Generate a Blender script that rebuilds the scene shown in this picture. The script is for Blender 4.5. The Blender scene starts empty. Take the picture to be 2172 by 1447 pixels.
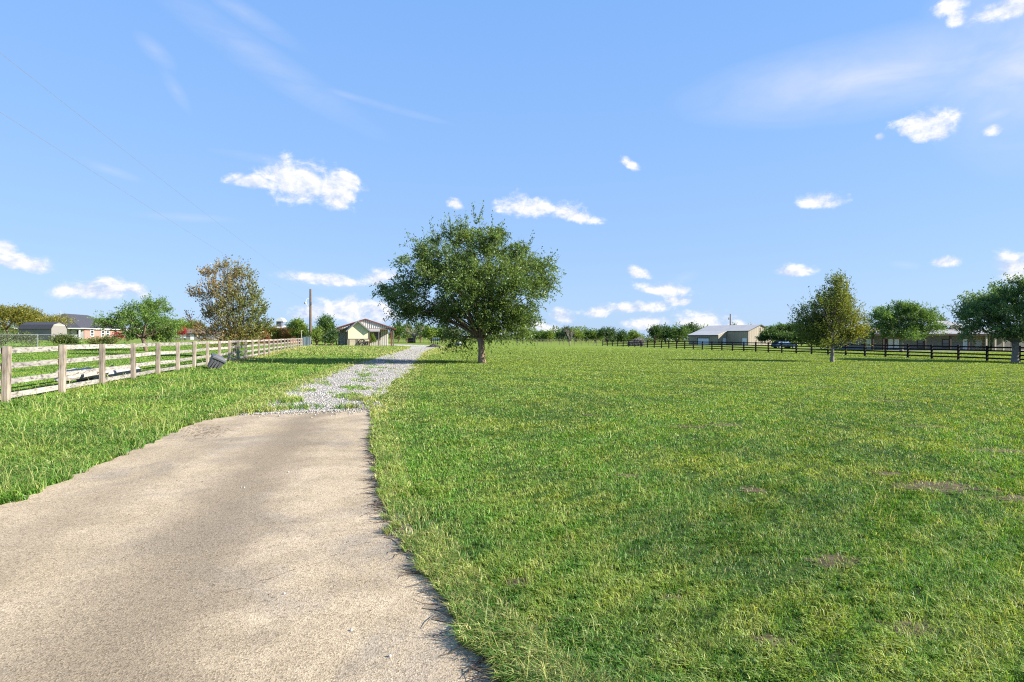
import bpy, math, random
import numpy as np
from mathutils import Vector

C = bpy.context.scene.collection
SC = bpy.context.scene
R = math.radians
rng = np.random.default_rng(7)
random.seed(7)

# ------------------------------------------------------------------ camera
F = 1206.7            # focal length in pixels of the 2172 wide photograph
HZ = 716.0            # eye level row
EYE = 1.6
TILT = -0.011         # the land falls gently to the right
cam = bpy.data.cameras.new("camera"); co = bpy.data.objects.new("camera", cam); C.objects.link(co)
cam.lens = 20.0; cam.sensor_width = 36.0; cam.clip_start = 0.05; cam.clip_end = 12000
cam.shift_y = -7.5 / 2172.0
co.location = (0, 0, EYE); co.rotation_euler = (R(90), 0, 0)
SC.camera = co

# ------------------------------------------------------------------ exposure, sun
EXPO = 1.38
SC.view_settings.view_transform = 'Standard'; SC.view_settings.look = 'None'
SC.view_settings.exposure = EXPO; SC.view_settings.gamma = 1.0
SC.cycles.use_denoising = False; SC.cycles.filter_width = 1.15; SC.cycles.sample_clamp_indirect = 4.0
SC.cycles.max_bounces = 6; SC.cycles.transparent_max_bounces = 12
SC.cycles.diffuse_bounces = 3; SC.cycles.glossy_bounces = 2; SC.cycles.transmission_bounces = 3
SUN_EL, SUN_AZ = R(27), R(101)      # azimuth clockwise from +Y (straight ahead)
sv = Vector((math.sin(SUN_AZ) * math.cos(SUN_EL), math.cos(SUN_AZ) * math.cos(SUN_EL), math.sin(SUN_EL)))
sl = bpy.data.lights.new("sun", 'SUN'); so = bpy.data.objects.new("sun", sl); C.objects.link(so)
sl.energy = 4.8; sl.angle = R(0.5); sl.color = (1.0, 0.945, 0.85)
so.rotation_euler = (-sv).to_track_quat('-Z', 'Y').to_euler(); so.location = (40, -8, 30)

# ------------------------------------------------------------------ sky with clouds, laid out by compass direction and elevation
W = bpy.data.worlds.new("World"); SC.world = W; W.use_nodes = True
nt = W.node_tree; nt.nodes.clear()
def N(t, **kw):
    n = nt.nodes.new(t)
    for k, v in kw.items(): setattr(n, k, v)
    return n
def L(a, b): nt.links.new(a, b)
def M(op, a, b=None, c=None, clamp=False):
    n = N('ShaderNodeMath', operation=op); n.use_clamp = clamp
    for i, v in enumerate((a, b, c)):
        if v is None: continue
        if isinstance(v, (int, float)): n.inputs[i].default_value = v
        else: L(v, n.inputs[i])
    return n.outputs[0]
SKY = 0.10
sky = N('ShaderNodeTexSky', sky_type='NISHITA'); sky.sun_disc = False
sky.sun_elevation = SUN_EL; sky.sun_rotation = SUN_AZ; sky.air_density = 1.0; sky.dust_density = 0.6; sky.ozone_density = 2.0
geo = N('ShaderNodeTexCoord'); sep = N('ShaderNodeSeparateXYZ'); L(geo.outputs['Generated'], sep.inputs[0])
sx, sy, sz = sep.outputs
az = M('ARCTAN2', sx, sy); el = M('ARCSINE', sz)
pc = N('ShaderNodeCombineXYZ'); L(az, pc.inputs[0]); L(el, pc.inputs[1])
P = pc.outputs[0]
def noise(vec, scale, detail=5, rough=0.55, stretch=None, dist=0.0):
    if stretch is not None:
        m = N('ShaderNodeMapping'); L(vec, m.inputs['Vector'])
        m.inputs['Rotation'].default_value = (0, 0, stretch[2]); m.inputs['Scale'].default_value = (stretch[0], stretch[1], 1); vec = m.outputs[0]
    n = N('ShaderNodeTexNoise'); n.inputs['Scale'].default_value = scale; n.inputs['Detail'].default_value = detail
    n.inputs['Roughness'].default_value = rough; n.inputs['Distortion'].default_value = dist
    L(vec, n.inputs['Vector']); return n.outputs[0]
def sph(px, py):      # photo pixel -> compass angle, elevation
    x, z = (px - 1086) / F, (HZ - py) / F
    return math.atan2(x, 1), math.atan2(z, math.hypot(x, 1))
def puff(px, py, hw, hh, rot=0.0, flat=1.0):
    a, e = sph(px, py)
    x = (px - 1086) / F
    kx = 1 / (F * (1 + x * x)); ky = 1 / (F * math.sqrt(1 + x * x))
    m = N('ShaderNodeMapping', vector_type='TEXTURE'); L(P, m.inputs['Vector'])
    m.inputs['Location'].default_value = (a, e, 0); m.inputs['Rotation'].default_value = (0, 0, rot)
    m.inputs['Scale'].default_value = (hw * kx, hh * ky, 1)
    v = m.outputs[0]
    if flat != 1.0:
        s = N('ShaderNodeSeparateXYZ'); L(v, s.inputs[0])
        y = M('MULTIPLY_ADD', M('MINIMUM', s.outputs[1], 0.0), flat - 1, s.outputs[1])
        c = N('ShaderNodeCombineXYZ'); L(s.outputs[0], c.inputs[0]); L(y, c.inputs[1]); v = c.outputs[0]
    d = N('ShaderNodeVectorMath', operation='LENGTH'); L(v, d.inputs[0])
    return M('SUBTRACT', 1.0, d.outputs['Value'])
def union(vals):
    o = vals[0]
    for v in vals[1:]: o = M('MAXIMUM', o, v)
    return o
CUM = [ # px, py, half width, half height, rotation, flat base factor : the crisp white heaps
 (540,388,85,20,0.0,1.3),(640,392,100,64,-.12,1.4),(700,408,75,46,-.2,1.3),(735,385,55,26,-.35,1.2),(600,375,70,34,0,1.4),
 (1140,446,105,34,-.08,1.7),(1210,457,80,20,-.22,1.4),(966,431,22,13,-.2,1),
 (1338,349,26,13,-.5,1),(1735,430,54,28,-.1,2.0),
 (1960,262,85,34,.05,1.1),(1972,285,60,22,0,1),(1866,291,17,10,0,1),(2107,276,28,17,-.1,1.3),
 (2012,14,48,20,.0,1.2),(2030,38,26,18,-.3,1),(2140,18,100,26,.05,1.2),
 (45,560,88,28,-.12,1.4),(12,526,34,20,-.1,1),(205,622,120,28,-.02,1.6),(255,612,60,24,-.1,1.4),
 (800,590,42,26,.2,1.2),(690,594,125,18,-.08,1.2),(1265,662,40,14,0,1),(1440,640,40,14,0,1),(745,662,95,42,-.05,1.3),(800,665,50,30,-.2,1.3),(660,665,50,24,0,1.2),
 (1190,672,34,20,-.35,1),(1120,700,110,26,-.05,1.2),(1358,580,40,15,-.3,1),(1405,617,66,24,-.12,1.5),
 (1345,654,110,17,.03,1.3),(1372,690,60,24,0,1.3),(1500,690,84,42,-.2,1.3),(1560,700,60,26,0,1),(1683,578,54,20,-.03,1.8),
 (2003,557,42,17,0,1.5),(2155,572,76,46,.15,1.3)]
mask = union([puff(*c) for c in CUM])
n1 = noise(P, 22, 10, 0.63, (1.0, 1.4, 0), .25)
off = N('ShaderNodeVectorMath', operation='ADD'); L(P, off.inputs[0]); off.inputs[1].default_value = (0.007, 0.010, 0)
n2 = noise(off.outputs[0], 22, 10, 0.63, (1.0, 1.4, 0), .25)
nf = noise(P, 75, 6, 0.6, (1.0, 1.3, 0), .3); nf2 = noise(off.outputs[0], 75, 6, 0.6, (1.0, 1.3, 0), .3)
nn1 = M('MULTIPLY_ADD', nf, .24, n1); nn2 = M('MULTIPLY_ADD', nf2, .24, n2)
dens = M('ADD', M('MULTIPLY', mask, 1.25), M('MULTIPLY_ADD', nn1, 2.5, -1.60))
ss = N('ShaderNodeMapRange', interpolation_type='SMOOTHSTEP'); L(dens, ss.inputs[0])
ss.inputs[1].default_value = -0.06; ss.inputs[2].default_value = 0.78
rel = M('MULTIPLY', M('SUBTRACT', nn1, nn2), 3.4)
shade = M('ADD', M('MULTIPLY_ADD', M('MINIMUM', dens, 1.1), 0.34, 0.36), rel, clamp=True)
cc = N('ShaderNodeMixRGB'); L(shade, cc.inputs[0])
k = 1.0 / 2 ** EXPO
cc.inputs[1].default_value = (.60 * k, .72 * k, .95 * k, 1); cc.inputs[2].default_value = (1.05 * k, 1.05 * k, 1.08 * k, 1)
# thin high streaks and the milky veil in the upper right
SOFT = [(372,190,62,17,-.95,1),(235,362,85,13,-.24,1),(330,110,60,22,-.6,1),(800,222,190,9,-.17,1),(560,130,330,40,-.42,1),(400,462,130,11,.04,1),
 (690,596,130,20,-.08,1),(1455,588,36,13,.3,1),(1920,562,40,10,-.2,1),(600,345,160,12,-.06,1),(520,30,160,22,-.35,1)]
VEIL = [(2170,150,260,190,.2,1),(2200,110,330,260,.2,1),(2200,90,260,190,.1,1),(2200,70,200,170,.1,1),(1850,160,520,90,-.02,1),(2120,240,90,26,.2,1)]
soft = union([puff(*c) for c in SOFT]); veil = union([puff(*c) for c in VEIL])
n3 = noise(P, 9, 6, 0.6, (1.0, 3.2, .25), .4)
sm = M('MULTIPLY', M('MAXIMUM', soft, 0.0), M('MULTIPLY_ADD', n3, 1.3, -0.28), clamp=True)
n4 = noise(P, 7, 6, 0.6, (1.0, 2.2, .1), .5)
vm = M('MULTIPLY', M('MAXIMUM', veil, 0.0), M('MULTIPLY_ADD', n4, 1.5, -0.15), clamp=True)
thin = M('ADD', M('MULTIPLY', sm, 0.52), M('MULTIPLY', vm, 0.95), clamp=True)
# clear deep-blue air graded by elevation, with a share of the physical sky for its brightening towards the sun
er = N('ShaderNodeMapRange'); L(el, er.inputs[0]); er.inputs[1].default_value = 0.0; er.inputs[2].default_value = 0.62
rp = N('ShaderNodeValToRGB'); L(er.outputs[0], rp.inputs[0]); e_ = rp.color_ramp.elements
for _ in range(3): e_.new(.5)
for i, (p_, c_) in enumerate(((0, (.43, .645, .96)), (.22, (.365, .59, .99)), (.5, (.295, .54, 1.0)), (.85, (.235, .485, 1.0)), (1, (.20, .45, 1.0)))): e_[i].position = p_; e_[i].color = c_ + (1,)
scl = N('ShaderNodeMixRGB', blend_type='MULTIPLY'); scl.inputs[0].default_value = 1; L(rp.outputs[0], scl.inputs[1]); kk = 1 / 2 ** EXPO / SKY; scl.inputs[2].default_value = (kk, kk, kk, 1)
skm = N('ShaderNodeMixRGB'); skm.inputs[0].default_value = .88; L(sky.outputs[0], skm.inputs[1]); L(scl.outputs[0], skm.inputs[2])
mx1 = N('ShaderNodeMixRGB'); L(thin, mx1.inputs[0]); L(skm.outputs[0], mx1.inputs[1]); mx1.inputs[2].default_value = (.80 * k, .86 * k, 1.0 * k, 1)
mx2 = N('ShaderNodeMixRGB'); L(ss.outputs[0], mx2.inputs[0]); L(mx1.outputs[0], mx2.inputs[1]); L(cc.outputs[0], mx2.inputs[2])
bg = N('ShaderNodeBackground'); bg.inputs[1].default_value = 1.0
# the background strength holds the sky scale; the clouds were divided by it above through k
bg.inputs[1].default_value = SKY
for sk, col in ((cc.inputs[1], (.60, .72, .95)), (cc.inputs[2], (1.06, 1.06, 1.08)), (mx1.inputs[2], (.80, .86, 1.0))):
    sk.default_value = tuple(c * k / SKY for c in col) + (1,)
L(mx2.outputs[0], bg.inputs[0])
wo = N('ShaderNodeOutputWorld'); L(bg.outputs[0], wo.inputs[0])

# ------------------------------------------------------------------ helpers
def gz(x, y):         # falls to the right, level by the drive, climbs beyond the left fence
    return float(gza(np.array(float(x))))
def gza(x): return -0.011 * np.log1p(np.exp(np.clip(x / 3.0, -30, 30))) * 3.0 * (x < 85) - 0.011 * x * (x >= 85) + 0.0145 * 5.0 * np.log1p(np.exp(np.clip((-x - 17) / 5.0, -30, 200)))
def onground(px, py):
    t = EYE * F / (py - HZ)
    for _ in range(25): t = .5 * t + .5 * (EYE - gz((px - 1086) / F * t, t)) * F / (py - HZ)
    return ((px - 1086) / F * t, t)
def ax(px, d): return (px - 1086) / F * d
def az_(py, d): return EYE - (py - HZ) / F * d
def P3(px, py, d): return (ax(px, d), d, az_(py, d))

class MB:
    def __init__(s): s.v = []; s.f = []
    def add(s, vs, fs):
        b = len(s.v); s.v += [tuple(v) for v in vs]; s.f += [tuple(b + i for i in f) for f in fs]; return s
    def box(s, x0, x1, y0, y1, z0, z1):
        return s.add([(x0,y0,z0),(x1,y0,z0),(x1,y1,z0),(x0,y1,z0),(x0,y0,z1),(x1,y0,z1),(x1,y1,z1),(x0,y1,z1)],
                     [(0,3,2,1),(4,5,6,7),(0,1,5,4),(1,2,6,5),(2,3,7,6),(3,0,4,7)])
    def prism(s, poly, a, b):     # polygon of (x,z) swept along y from a to b
        n = len(poly)
        vs = [(x, a, z) for x, z in poly] + [(x, b, z) for x, z in poly]
        fs = [tuple(range(n)), tuple(range(2 * n - 1, n - 1, -1))] + [(i, i + n, (i + 1) % n + n, (i + 1) % n) for i in range(n)]
        return s.add(vs, fs)
    def slab(s, quad, t):         # a roof plane: four corners thickened straight down by t
        return s.add([tuple(q) for q in quad] + [(q[0], q[1], q[2] - t) for q in quad],
                     [(0,1,2,3),(7,6,5,4),(0,4,5,1),(1,5,6,2),(2,6,7,3),(3,7,4,0)])
    def bar(s, p, q, w, h):       # a board from p to q, w thick, h deep
        p, q = Vector(p), Vector(q); d = (q - p).normalized()
        u = d.cross(Vector((0,0,1)));  u = u.normalized() if u.length > 1e-4 else Vector((1,0,0))
        n = u.cross(d).normalized(); a, b = u * w / 2, n * h / 2
        vs = [e + sg * a + t * b for e in (p, q) for sg, t in ((-1,-1),(1,-1),(1,1),(-1,1))]
        return s.add(vs, [(0,1,2,3),(7,6,5,4),(0,4,5,1),(1,5,6,2),(2,6,7,3),(3,7,4,0)])
    def tube(s, pts, rad, n=7, cap=True):
        pts = [Vector(p) for p in pts]; b = len(s.v); m = len(pts)
        for i, p in enumerate(pts):
            d = (pts[min(i + 1, m - 1)] - pts[max(i - 1, 0)]).normalized()
            u = d.cross(Vector((0.31, .95, 0.05))); u = u.normalized() if u.length > 1e-4 else Vector((1,0,0))
            w = d.cross(u)
            for k_ in range(n):
                a = 2 * math.pi * k_ / n
                s.v.append(tuple(p + (u * math.cos(a) + w * math.sin(a)) * rad[i]))
        for i in range(m - 1):
            for k_ in range(n):
                s.f.append((b + i*n + k_, b + i*n + (k_+1) % n, b + (i+1)*n + (k_+1) % n, b + (i+1)*n + k_))
        if cap:
            s.f.append(tuple(b + k_ for k_ in range(n))[::-1]); s.f.append(tuple(b + (m-1)*n + k_ for k_ in range(n)))
        return s
    def build(s, name, mat, parent=None, smooth=False, world=True):
        me = bpy.data.meshes.new(name)
        v = s.v
        if parent is not None and world:
            o = parent_world(parent); v = [(a - o[0], b - o[1], c - o[2]) for a, b, c in v]
        me.from_pydata(v, [], s.f); me.update()
        if mat: me.materials.append(mat)
        if smooth:
            for p in me.polygons: p.use_smooth = True
        ob = bpy.data.objects.new(name, me); C.objects.link(ob)
        if parent is not None: ob.parent = parent
        return ob
def parent_world(p):
    x, y, z = 0, 0, 0
    while p is not None:
        x += p.location[0]; y += p.location[1]; z += p.location[2]; p = p.parent
    return x, y, z
def tag(o, label=None, cat=None, group=None, kind=None):
    if label: o['label'] = label
    if cat: o['category'] = cat
    if group: o['group'] = group
    if kind: o['kind'] = kind
    return o
def thing(name, label, cat, loc, group=None, rz=0.0):
    o = bpy.data.objects.new(name, None); C.objects.link(o); o.location = loc; o.rotation_euler = (0, 0, rz)
    return tag(o, label, cat, group)
def copy_tree(o, parent=None):
    c = o.copy(); C.objects.link(c)
    if parent is not None: c.parent = parent
    for ch in list(o.children): copy_tree(ch, c)
    return c

# ------------------------------------------------------------------ materials
def mat_nodes(name):
    m = bpy.data.materials.new(name); m.use_nodes = True
    t = m.node_tree; b = t.nodes['Principled BSDF']; return m, t, b
def ramp(t, fac, stops):
    r = t.nodes.new('ShaderNodeValToRGB'); e = r.color_ramp.elements
    while len(e) < len(stops): e.new(0.5)
    for i, (p, c) in enumerate(stops): e[i].position = p; e[i].color = tuple(c) + (1,)
    t.links.new(fac, r.inputs[0]); return r.outputs[0]
def tnoise(t, scale, detail=4, rough=.6, coord='Object', stretch=(1,1,1), dist=0.0):
    tc = t.nodes.new('ShaderNodeTexCoord'); mp = t.nodes.new('ShaderNodeMapping'); mp.inputs['Scale'].default_value = stretch
    src = tc.outputs[coord]
    t.links.new(src, mp.inputs[0]); n = t.nodes.new('ShaderNodeTexNoise')
    n.inputs['Scale'].default_value = scale; n.inputs['Detail'].default_value = detail; n.inputs['Roughness'].default_value = rough
    n.inputs['Distortion'].default_value = dist
    t.links.new(mp.outputs[0], n.inputs['Vector']); return n.outputs[0]
def mixc(t, fac, a, b, mode='MIX'):
    m = t.nodes.new('ShaderNodeMixRGB'); m.blend_type = mode
    for i, v in enumerate((fac, a, b)):
        if isinstance(v, (int, float)): m.inputs[i].default_value = v
        elif isinstance(v, tuple): m.inputs[i].default_value = v + (1,)
        else: t.links.new(v, m.inputs[i])
    return m.outputs[0]
def bump(t, b, h, strength=.4, dist=.02):
    n = t.nodes.new('ShaderNodeBump'); n.inputs['Strength'].default_value = strength; n.inputs['Distance'].default_value = dist
    t.links.new(h, n.inputs['Height']); t.links.new(n.outputs[0], b.inputs['Normal'])
def simple(name, c1, c2=None, scale=6, rough=.7, stretch=(1,1,1), bmp=.2, metal=0.0, spec=.3, lo=.35, hi=.65):
    m, t, b = mat_nodes(name); c2 = c2 or tuple(x * .8 for x in c1)
    n = tnoise(t, scale, 5, .62, 'Object', stretch)
    t.links.new(ramp(t, n, [(lo, c1), (hi, c2)]), b.inputs['Base Color'])
    b.inputs['Roughness'].default_value = rough; b.inputs['Metallic'].default_value = metal
    b.inputs['Specular IOR Level'].default_value = spec
    if bmp: bump(t, b, n, bmp, .01)
    return m
def foliage(name, gloss=.06, transl=.40):
    m = bpy.data.materials.new(name); m.use_nodes = True; t = m.node_tree; t.nodes.clear()
    at = t.nodes.new('ShaderNodeAttribute'); at.attribute_name = 'tint'
    d = t.nodes.new('ShaderNodeBsdfDiffuse'); tr = t.nodes.new('ShaderNodeBsdfTranslucent'); g = t.nodes.new('ShaderNodeBsdfGlossy')
    g.inputs['Roughness'].default_value = .45; g.inputs['Color'].default_value = (.9, .95, 1, 1)
    t.links.new(at.outputs['Color'], d.inputs[0])
    yl = t.nodes.new('ShaderNodeMixRGB'); yl.blend_type = 'MULTIPLY'; yl.inputs[0].default_value = 1; yl.inputs[2].default_value = (1.25, 1.15, .6, 1)
    t.links.new(at.outputs['Color'], yl.inputs[1]); t.links.new(yl.outputs[0], tr.inputs[0])
    a = t.nodes.new('ShaderNodeMixShader'); a.inputs[0].default_value = transl; t.links.new(d.outputs[0], a.inputs[1]); t.links.new(tr.outputs[0], a.inputs[2])
    b = t.nodes.new('ShaderNodeMixShader'); b.inputs[0].default_value = gloss; t.links.new(a.outputs[0], b.inputs[1]); t.links.new(g.outputs[0], b.inputs[2])
    o = t.nodes.new('ShaderNodeOutputMaterial'); t.links.new(b.outputs[0], o.inputs[0]); return m
LEAF = foliage('leaf', .022, .42); BLADE = foliage('grass_blade', .015, .38)
def wood(name, ca, cb, cc_, along='x'):
    m, t, b = mat_nodes(name)
    st = {'x': (1.2, 14, 14), 'z': (14, 14, 1.2), 'y': (14, 1.2, 14)}[along]
    n = tnoise(t, 1.3, 6, .7, 'Object', st, .3); n2 = tnoise(t, 2.2, 4, .6)
    c = mixc(t, ramp(t, n2, [(.35, (0,0,0)), (.7, (.6,.6,.6))]), ramp(t, n, [(.38, ca), (.47, cb), (.62, cc_)]), tuple(.55 * q for q in cb), 'MIX')
    oi = t.nodes.new('ShaderNodeObjectInfo'); hs = t.nodes.new('ShaderNodeHueSaturation')
    mr = t.nodes.new('ShaderNodeMapRange'); t.links.new(oi.outputs['Random'], mr.inputs[0]); mr.inputs[3].default_value = .8; mr.inputs[4].default_value = 1.15
    t.links.new(mr.outputs[0], hs.inputs['Value']); t.links.new(c, hs.inputs['Color']); t.links.new(hs.outputs[0], b.inputs['Base Color'])
    b.inputs['Roughness'].default_value = .85; b.inputs['Specular IOR Level'].default_value = .2
    bump(t, b, n, .5, .01); return m
POSTW = wood('weathered_post', (.07,.055,.04), (.29,.24,.185), (.40,.345,.275), 'z')
RAILW = wood('weathered_rail', (.06,.055,.05), (.30,.275,.24), (.43,.40,.36), 'y')
BLACKW = wood('black_paint', (.006,.005,.005), (.012,.010,.009), (.022,.019,.018), 'y')
BARK = simple('bark', (.20,.14,.09), (.09,.065,.045), 9, .9, (3,3,.6), .8)
BARKT = simple('tan_bark', (.34,.235,.15), (.13,.09,.06), 4, .9, (4,4,.5), .9)
BARKG = simple('grey_bark', (.30,.26,.22), (.14,.12,.10), 9, .9, (3,3,.6), .8)
POLEW = simple('pole_wood', (.17,.12,.085), (.07,.05,.04), 5, .9, (6,6,.4), .5)
def brickmat(name, a, b_, mortar, sx_=.22, sz_=.075):
    m, t, b = mat_nodes(name); tc = t.nodes.new('ShaderNodeTexCoord'); sp = t.nodes.new('ShaderNodeSeparateXYZ'); cb = t.nodes.new('ShaderNodeCombineXYZ')
    t.links.new(tc.outputs['Object'], sp.inputs[0]); ad = t.nodes.new('ShaderNodeMath'); t.links.new(sp.outputs[0], ad.inputs[0]); t.links.new(sp.outputs[1], ad.inputs[1])
    t.links.new(ad.outputs[0], cb.inputs[0]); t.links.new(sp.outputs[2], cb.inputs[1])
    br = t.nodes.new('ShaderNodeTexBrick'); t.links.new(cb.outputs[0], br.inputs['Vector'])
    for nme, v in (('Color1', a), ('Color2', b_), ('Mortar', mortar)): br.inputs[nme].default_value = v + (1,)
    br.inputs['Scale'].default_value = 1; br.inputs['Brick Width'].default_value = sx_; br.inputs['Row Height'].default_value = sz_; br.inputs['Mortar Size'].default_value = .012
    n = tnoise(t, 2.5, 4); t.links.new(mixc(t, .35, br.outputs[0], ramp(t, n, [(.3, a), (.7, b_)])), b.inputs['Base Color']); b.inputs['Roughness'].default_value = .9
    return m
glass_, t_, b_ = mat_nodes('window_glass'); b_.inputs['Base Color'].default_value = (.03,.04,.05,1); b_.inputs['Roughness'].default_value = .08; b_.inputs['Specular IOR Level'].default_value = .8
n_ = tnoise(t_, 1.5, 2); bump(t_, b_, n_, .05, .01)

# ------------------------------------------------------------------ ground, drive, gravel
def grid_sheet(name, pts_fn, nx, ny, mat):
    vs = [pts_fn(i / nx, j / ny) for j in range(ny + 1) for i in range(nx + 1)]
    fs = [(j*(nx+1)+i, j*(nx+1)+i+1, (j+1)*(nx+1)+i+1, (j+1)*(nx+1)+i) for j in range(ny) for i in range(nx)]
    m = MB(); m.v = vs; m.f = fs; o = m.build(name, mat); return tag(o, kind='structure')
def smooth_line(pts, n):
    pts = np.array(pts, float); d = np.r_[0, np.cumsum(np.hypot(*np.diff(pts, axis=0).T))]; t = np.linspace(0, d[-1], n)
    out = np.c_[np.interp(t, d, pts[:, 0]), np.interp(t, d, pts[:, 1])]
    for _ in range(3): out[1:-1] = (out[:-2] + 2 * out[1:-1] + out[2:]) / 4
    return out
GP = lambda *a: [onground(*p) for p in a]
DR_L = [(-4.6,-6),(-4.6,0),(-4.75,3.5)] + GP((0,1075),(100,1033),(200,990),(300,946),(360,920),(425,893),(480,884),(548,878))
DR_R = [(1.9,-6),(1.3,0),(.5,2.0)] + GP((1055,1447),(1010,1375),(960,1290),(920,1235),(878,1180),(845,1135),(822,1090),(806,1030),(797,960),(791,890),(790,868))
GR_L = GP((522,880),(552,860),(598,836),(650,810),(706,792),(740,776),(790,762),(828,750),(850,745),(868,739),(872,735.5))+[]
GR_R = GP((790,870),(800,850),(815,832),(832,812),(856,795),(870,782),(880,770),(890,757),(900,749),(912,742),(928,737.5))+[]
def ribbon(name, Lp, Rp, n, mat, lift, jitter=.0):
    a, b = smooth_line(Lp, n), smooth_line(Rp, n)
    rr = np.random.default_rng(5)
    a += rr.normal(0, jitter, a.shape); b += rr.normal(0, jitter, b.shape)
    m = MB(); k_ = 6
    for i in range(n):
        for j in range(k_ + 1):
            p = a[i] + (b[i] - a[i]) * j / k_; m.v.append((p[0], p[1], gz(*p) + lift))
    for i in range(n - 1):
        for j in range(k_): q = i * (k_ + 1) + j; m.f.append((q, q + 1, q + k_ + 2, q + k_ + 1))
    o = m.build(name, mat); ul = o.data.uv_layers.new(name='uv'); tag(o, kind='structure')
    for lp in o.data.loops: ul.data[lp.index].uv = ((lp.vertex_index % (k_ + 1)) / k_, (lp.vertex_index // (k_ + 1)) * .2)
    return np.r_[a, b[::-1]]
gm, t, b = mat_nodes('turf_ground')
na = tnoise(t, .05, 5, .6); nb = tnoise(t, .5, 5, .65); nc = tnoise(t, 6, 5, .7); nd_ = tnoise(t, .22, 4, .6, 'Object', (1, 2.5, 1))
c = ramp(t, na, [(.35, (.14,.215,.028)), (.65, (.22,.265,.045))])
c = mixc(t, ramp(t, nb, [(.45, (0,0,0)), (.7, (.7,.7,.7))]), c, (.27,.27,.07))
c = mixc(t, ramp(t, nc, [(.40, (0,0,0)), (.62, (.55,.55,.55))]), c, (.075,.13,.02))
sp_ = t.nodes.new('ShaderNodeSeparateXYZ'); tc = t.nodes.new('ShaderNodeTexCoord'); t.links.new(tc.outputs['Object'], sp_.inputs[0])
mr_ = t.nodes.new('ShaderNodeMapRange'); t.links.new(sp_.outputs[1], mr_.inputs[0]); mr_.inputs[1].default_value = 62; mr_.inputs[2].default_value = 95
thatch = ramp(t, nc, [(.35, (.030,.048,.012)), (.7, (.085,.12,.028))]); c = mixc(t, mr_.outputs[0], thatch, c)
c = mixc(t, ramp(t, nd_, [(.60, (0,0,0)), (.76, (.7,.7,.7))]), c, (.17,.14,.06))
t.links.new(c, b.inputs['Base Color']); b.inputs['Roughness'].default_value = 1; b.inputs['Specular IOR Level'].default_value = .05
bump(t, b, nc, .9, .06)
def gpt(u, v):
    q = 2*u - 1; x = 160 * q + 5800 * q ** 5; y = -60 + 7000 * v * v; return (x, y, gz(x, y))
grid_sheet('ground', gpt, 160, 40, gm)
cm, t, b = mat_nodes('concrete')
n1_ = tnoise(t, .55, 5, .65); n3_ = tnoise(t, 2.4, 6, .7); n5_ = tnoise(t, 1.1, 5, .65); n6_ = tnoise(t, .7, 4, .6, 'Object', (1,1,1), .6)
def cells(scale):
    vo = t.nodes.new('ShaderNodeTexVoronoi'); vo.inputs['Scale'].default_value = scale; tc = t.nodes.new('ShaderNodeTexCoord'); t.links.new(tc.outputs['Object'], vo.inputs['Vector'])
    q = t.nodes.new('ShaderNodeSeparateColor'); t.links.new(vo.outputs['Color'], q.inputs[0]); return q.outputs[0], vo.outputs['Distance']
c1_, h1_ = cells(125); c2_, h2_ = cells(60)
c = ramp(t, n1_, [(.30, (.34,.262,.162)), (.48, (.46,.362,.238)), (.60, (.50,.395,.268)), (.74, (.47,.34,.235))])
c = mixc(t, ramp(t, n6_, [(.50, (0,0,0)), (.64, (.6,.6,.6))]), c, (.24,.21,.175))
# the worn brown band left by tyres along the middle, and a fainter one
uvn = t.nodes.new('ShaderNodeTexCoord'); us = t.nodes.new('ShaderNodeSeparateXYZ'); t.links.new(uvn.outputs['UV'], us.inputs[0])
def band(cen, wid, amt):
    f = t.nodes.new('ShaderNodeMath'); f.operation = 'MULTIPLY_ADD'; t.links.new(n5_, f.inputs[0]); f.inputs[1].default_value = .36; f.inputs[2].default_value = -.18 - cen
    g = t.nodes.new('ShaderNodeMath'); g.operation = 'ADD'; t.links.new(us.outputs[0], g.inputs[0]); t.links.new(f.outputs[0], g.inputs[1])
    h = t.nodes.new('ShaderNodeMath'); h.operation = 'ABSOLUTE'; t.links.new(g.outputs[0], h.inputs[0])
    m = t.nodes.new('ShaderNodeMapRange'); m.interpolation_type = 'SMOOTHSTEP'; t.links.new(h.outputs[0], m.inputs[0]); m.inputs[1].default_value = wid; m.inputs[2].default_value = .02; m.inputs[3].default_value = 0; m.inputs[4].default_value = amt; return m.outputs[0]
c = mixc(t, band(.60, .22, .75), c, (.22,.172,.115)); c = mixc(t, band(.24, .12, .35), c, (.24,.19,.13))
c = mixc(t, ramp(t, n3_, [(.44, (0,0,0)), (.66, (.5,.5,.5))]), c, (.29,.225,.15))
c = mixc(t, 1.0, c, ramp(t, c1_, [(0, (.52,.50,.47)), (.30, (.90,.89,.88)), (.75, (1.0,1.0,1.0)), (1, (1.30,1.28,1.24))]), 'MULTIPLY')
c = mixc(t, ramp(t, c2_, [(.90, (0,0,0)), (.93, (.45,.45,.45))]), c, (.17,.135,.095))
t.links.new(c, b.inputs['Base Color']); b.inputs['Roughness'].default_value = .9; b.inputs['Specular IOR Level'].default_value = .12
bump(t, b, h1_, .5, .004)
POLY_D = ribbon('concrete_driveway', DR_L, DR_R, 90, cm, .004, .03)
vm_, t, b = mat_nodes('gravel')
vo = t.nodes.new('ShaderNodeTexVoronoi'); vo.inputs['Scale'].default_value = 24; tc = t.nodes.new('ShaderNodeTexCoord'); t.links.new(tc.outputs['Object'], vo.inputs['Vector'])
sc_ = t.nodes.new('ShaderNodeSeparateColor'); t.links.new(vo.outputs['Color'], sc_.inputs[0])
g1 = tnoise(t, .8, 5, .65)
c = ramp(t, sc_.outputs[0], [(.0, (.22,.20,.165)), (.4, (.38,.35,.30)), (1, (.54,.50,.44))])
c = mixc(t, ramp(t, g1, [(.55, (0,0,0)), (.70, (.65,.65,.65))]), c, (.25,.20,.13))
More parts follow.
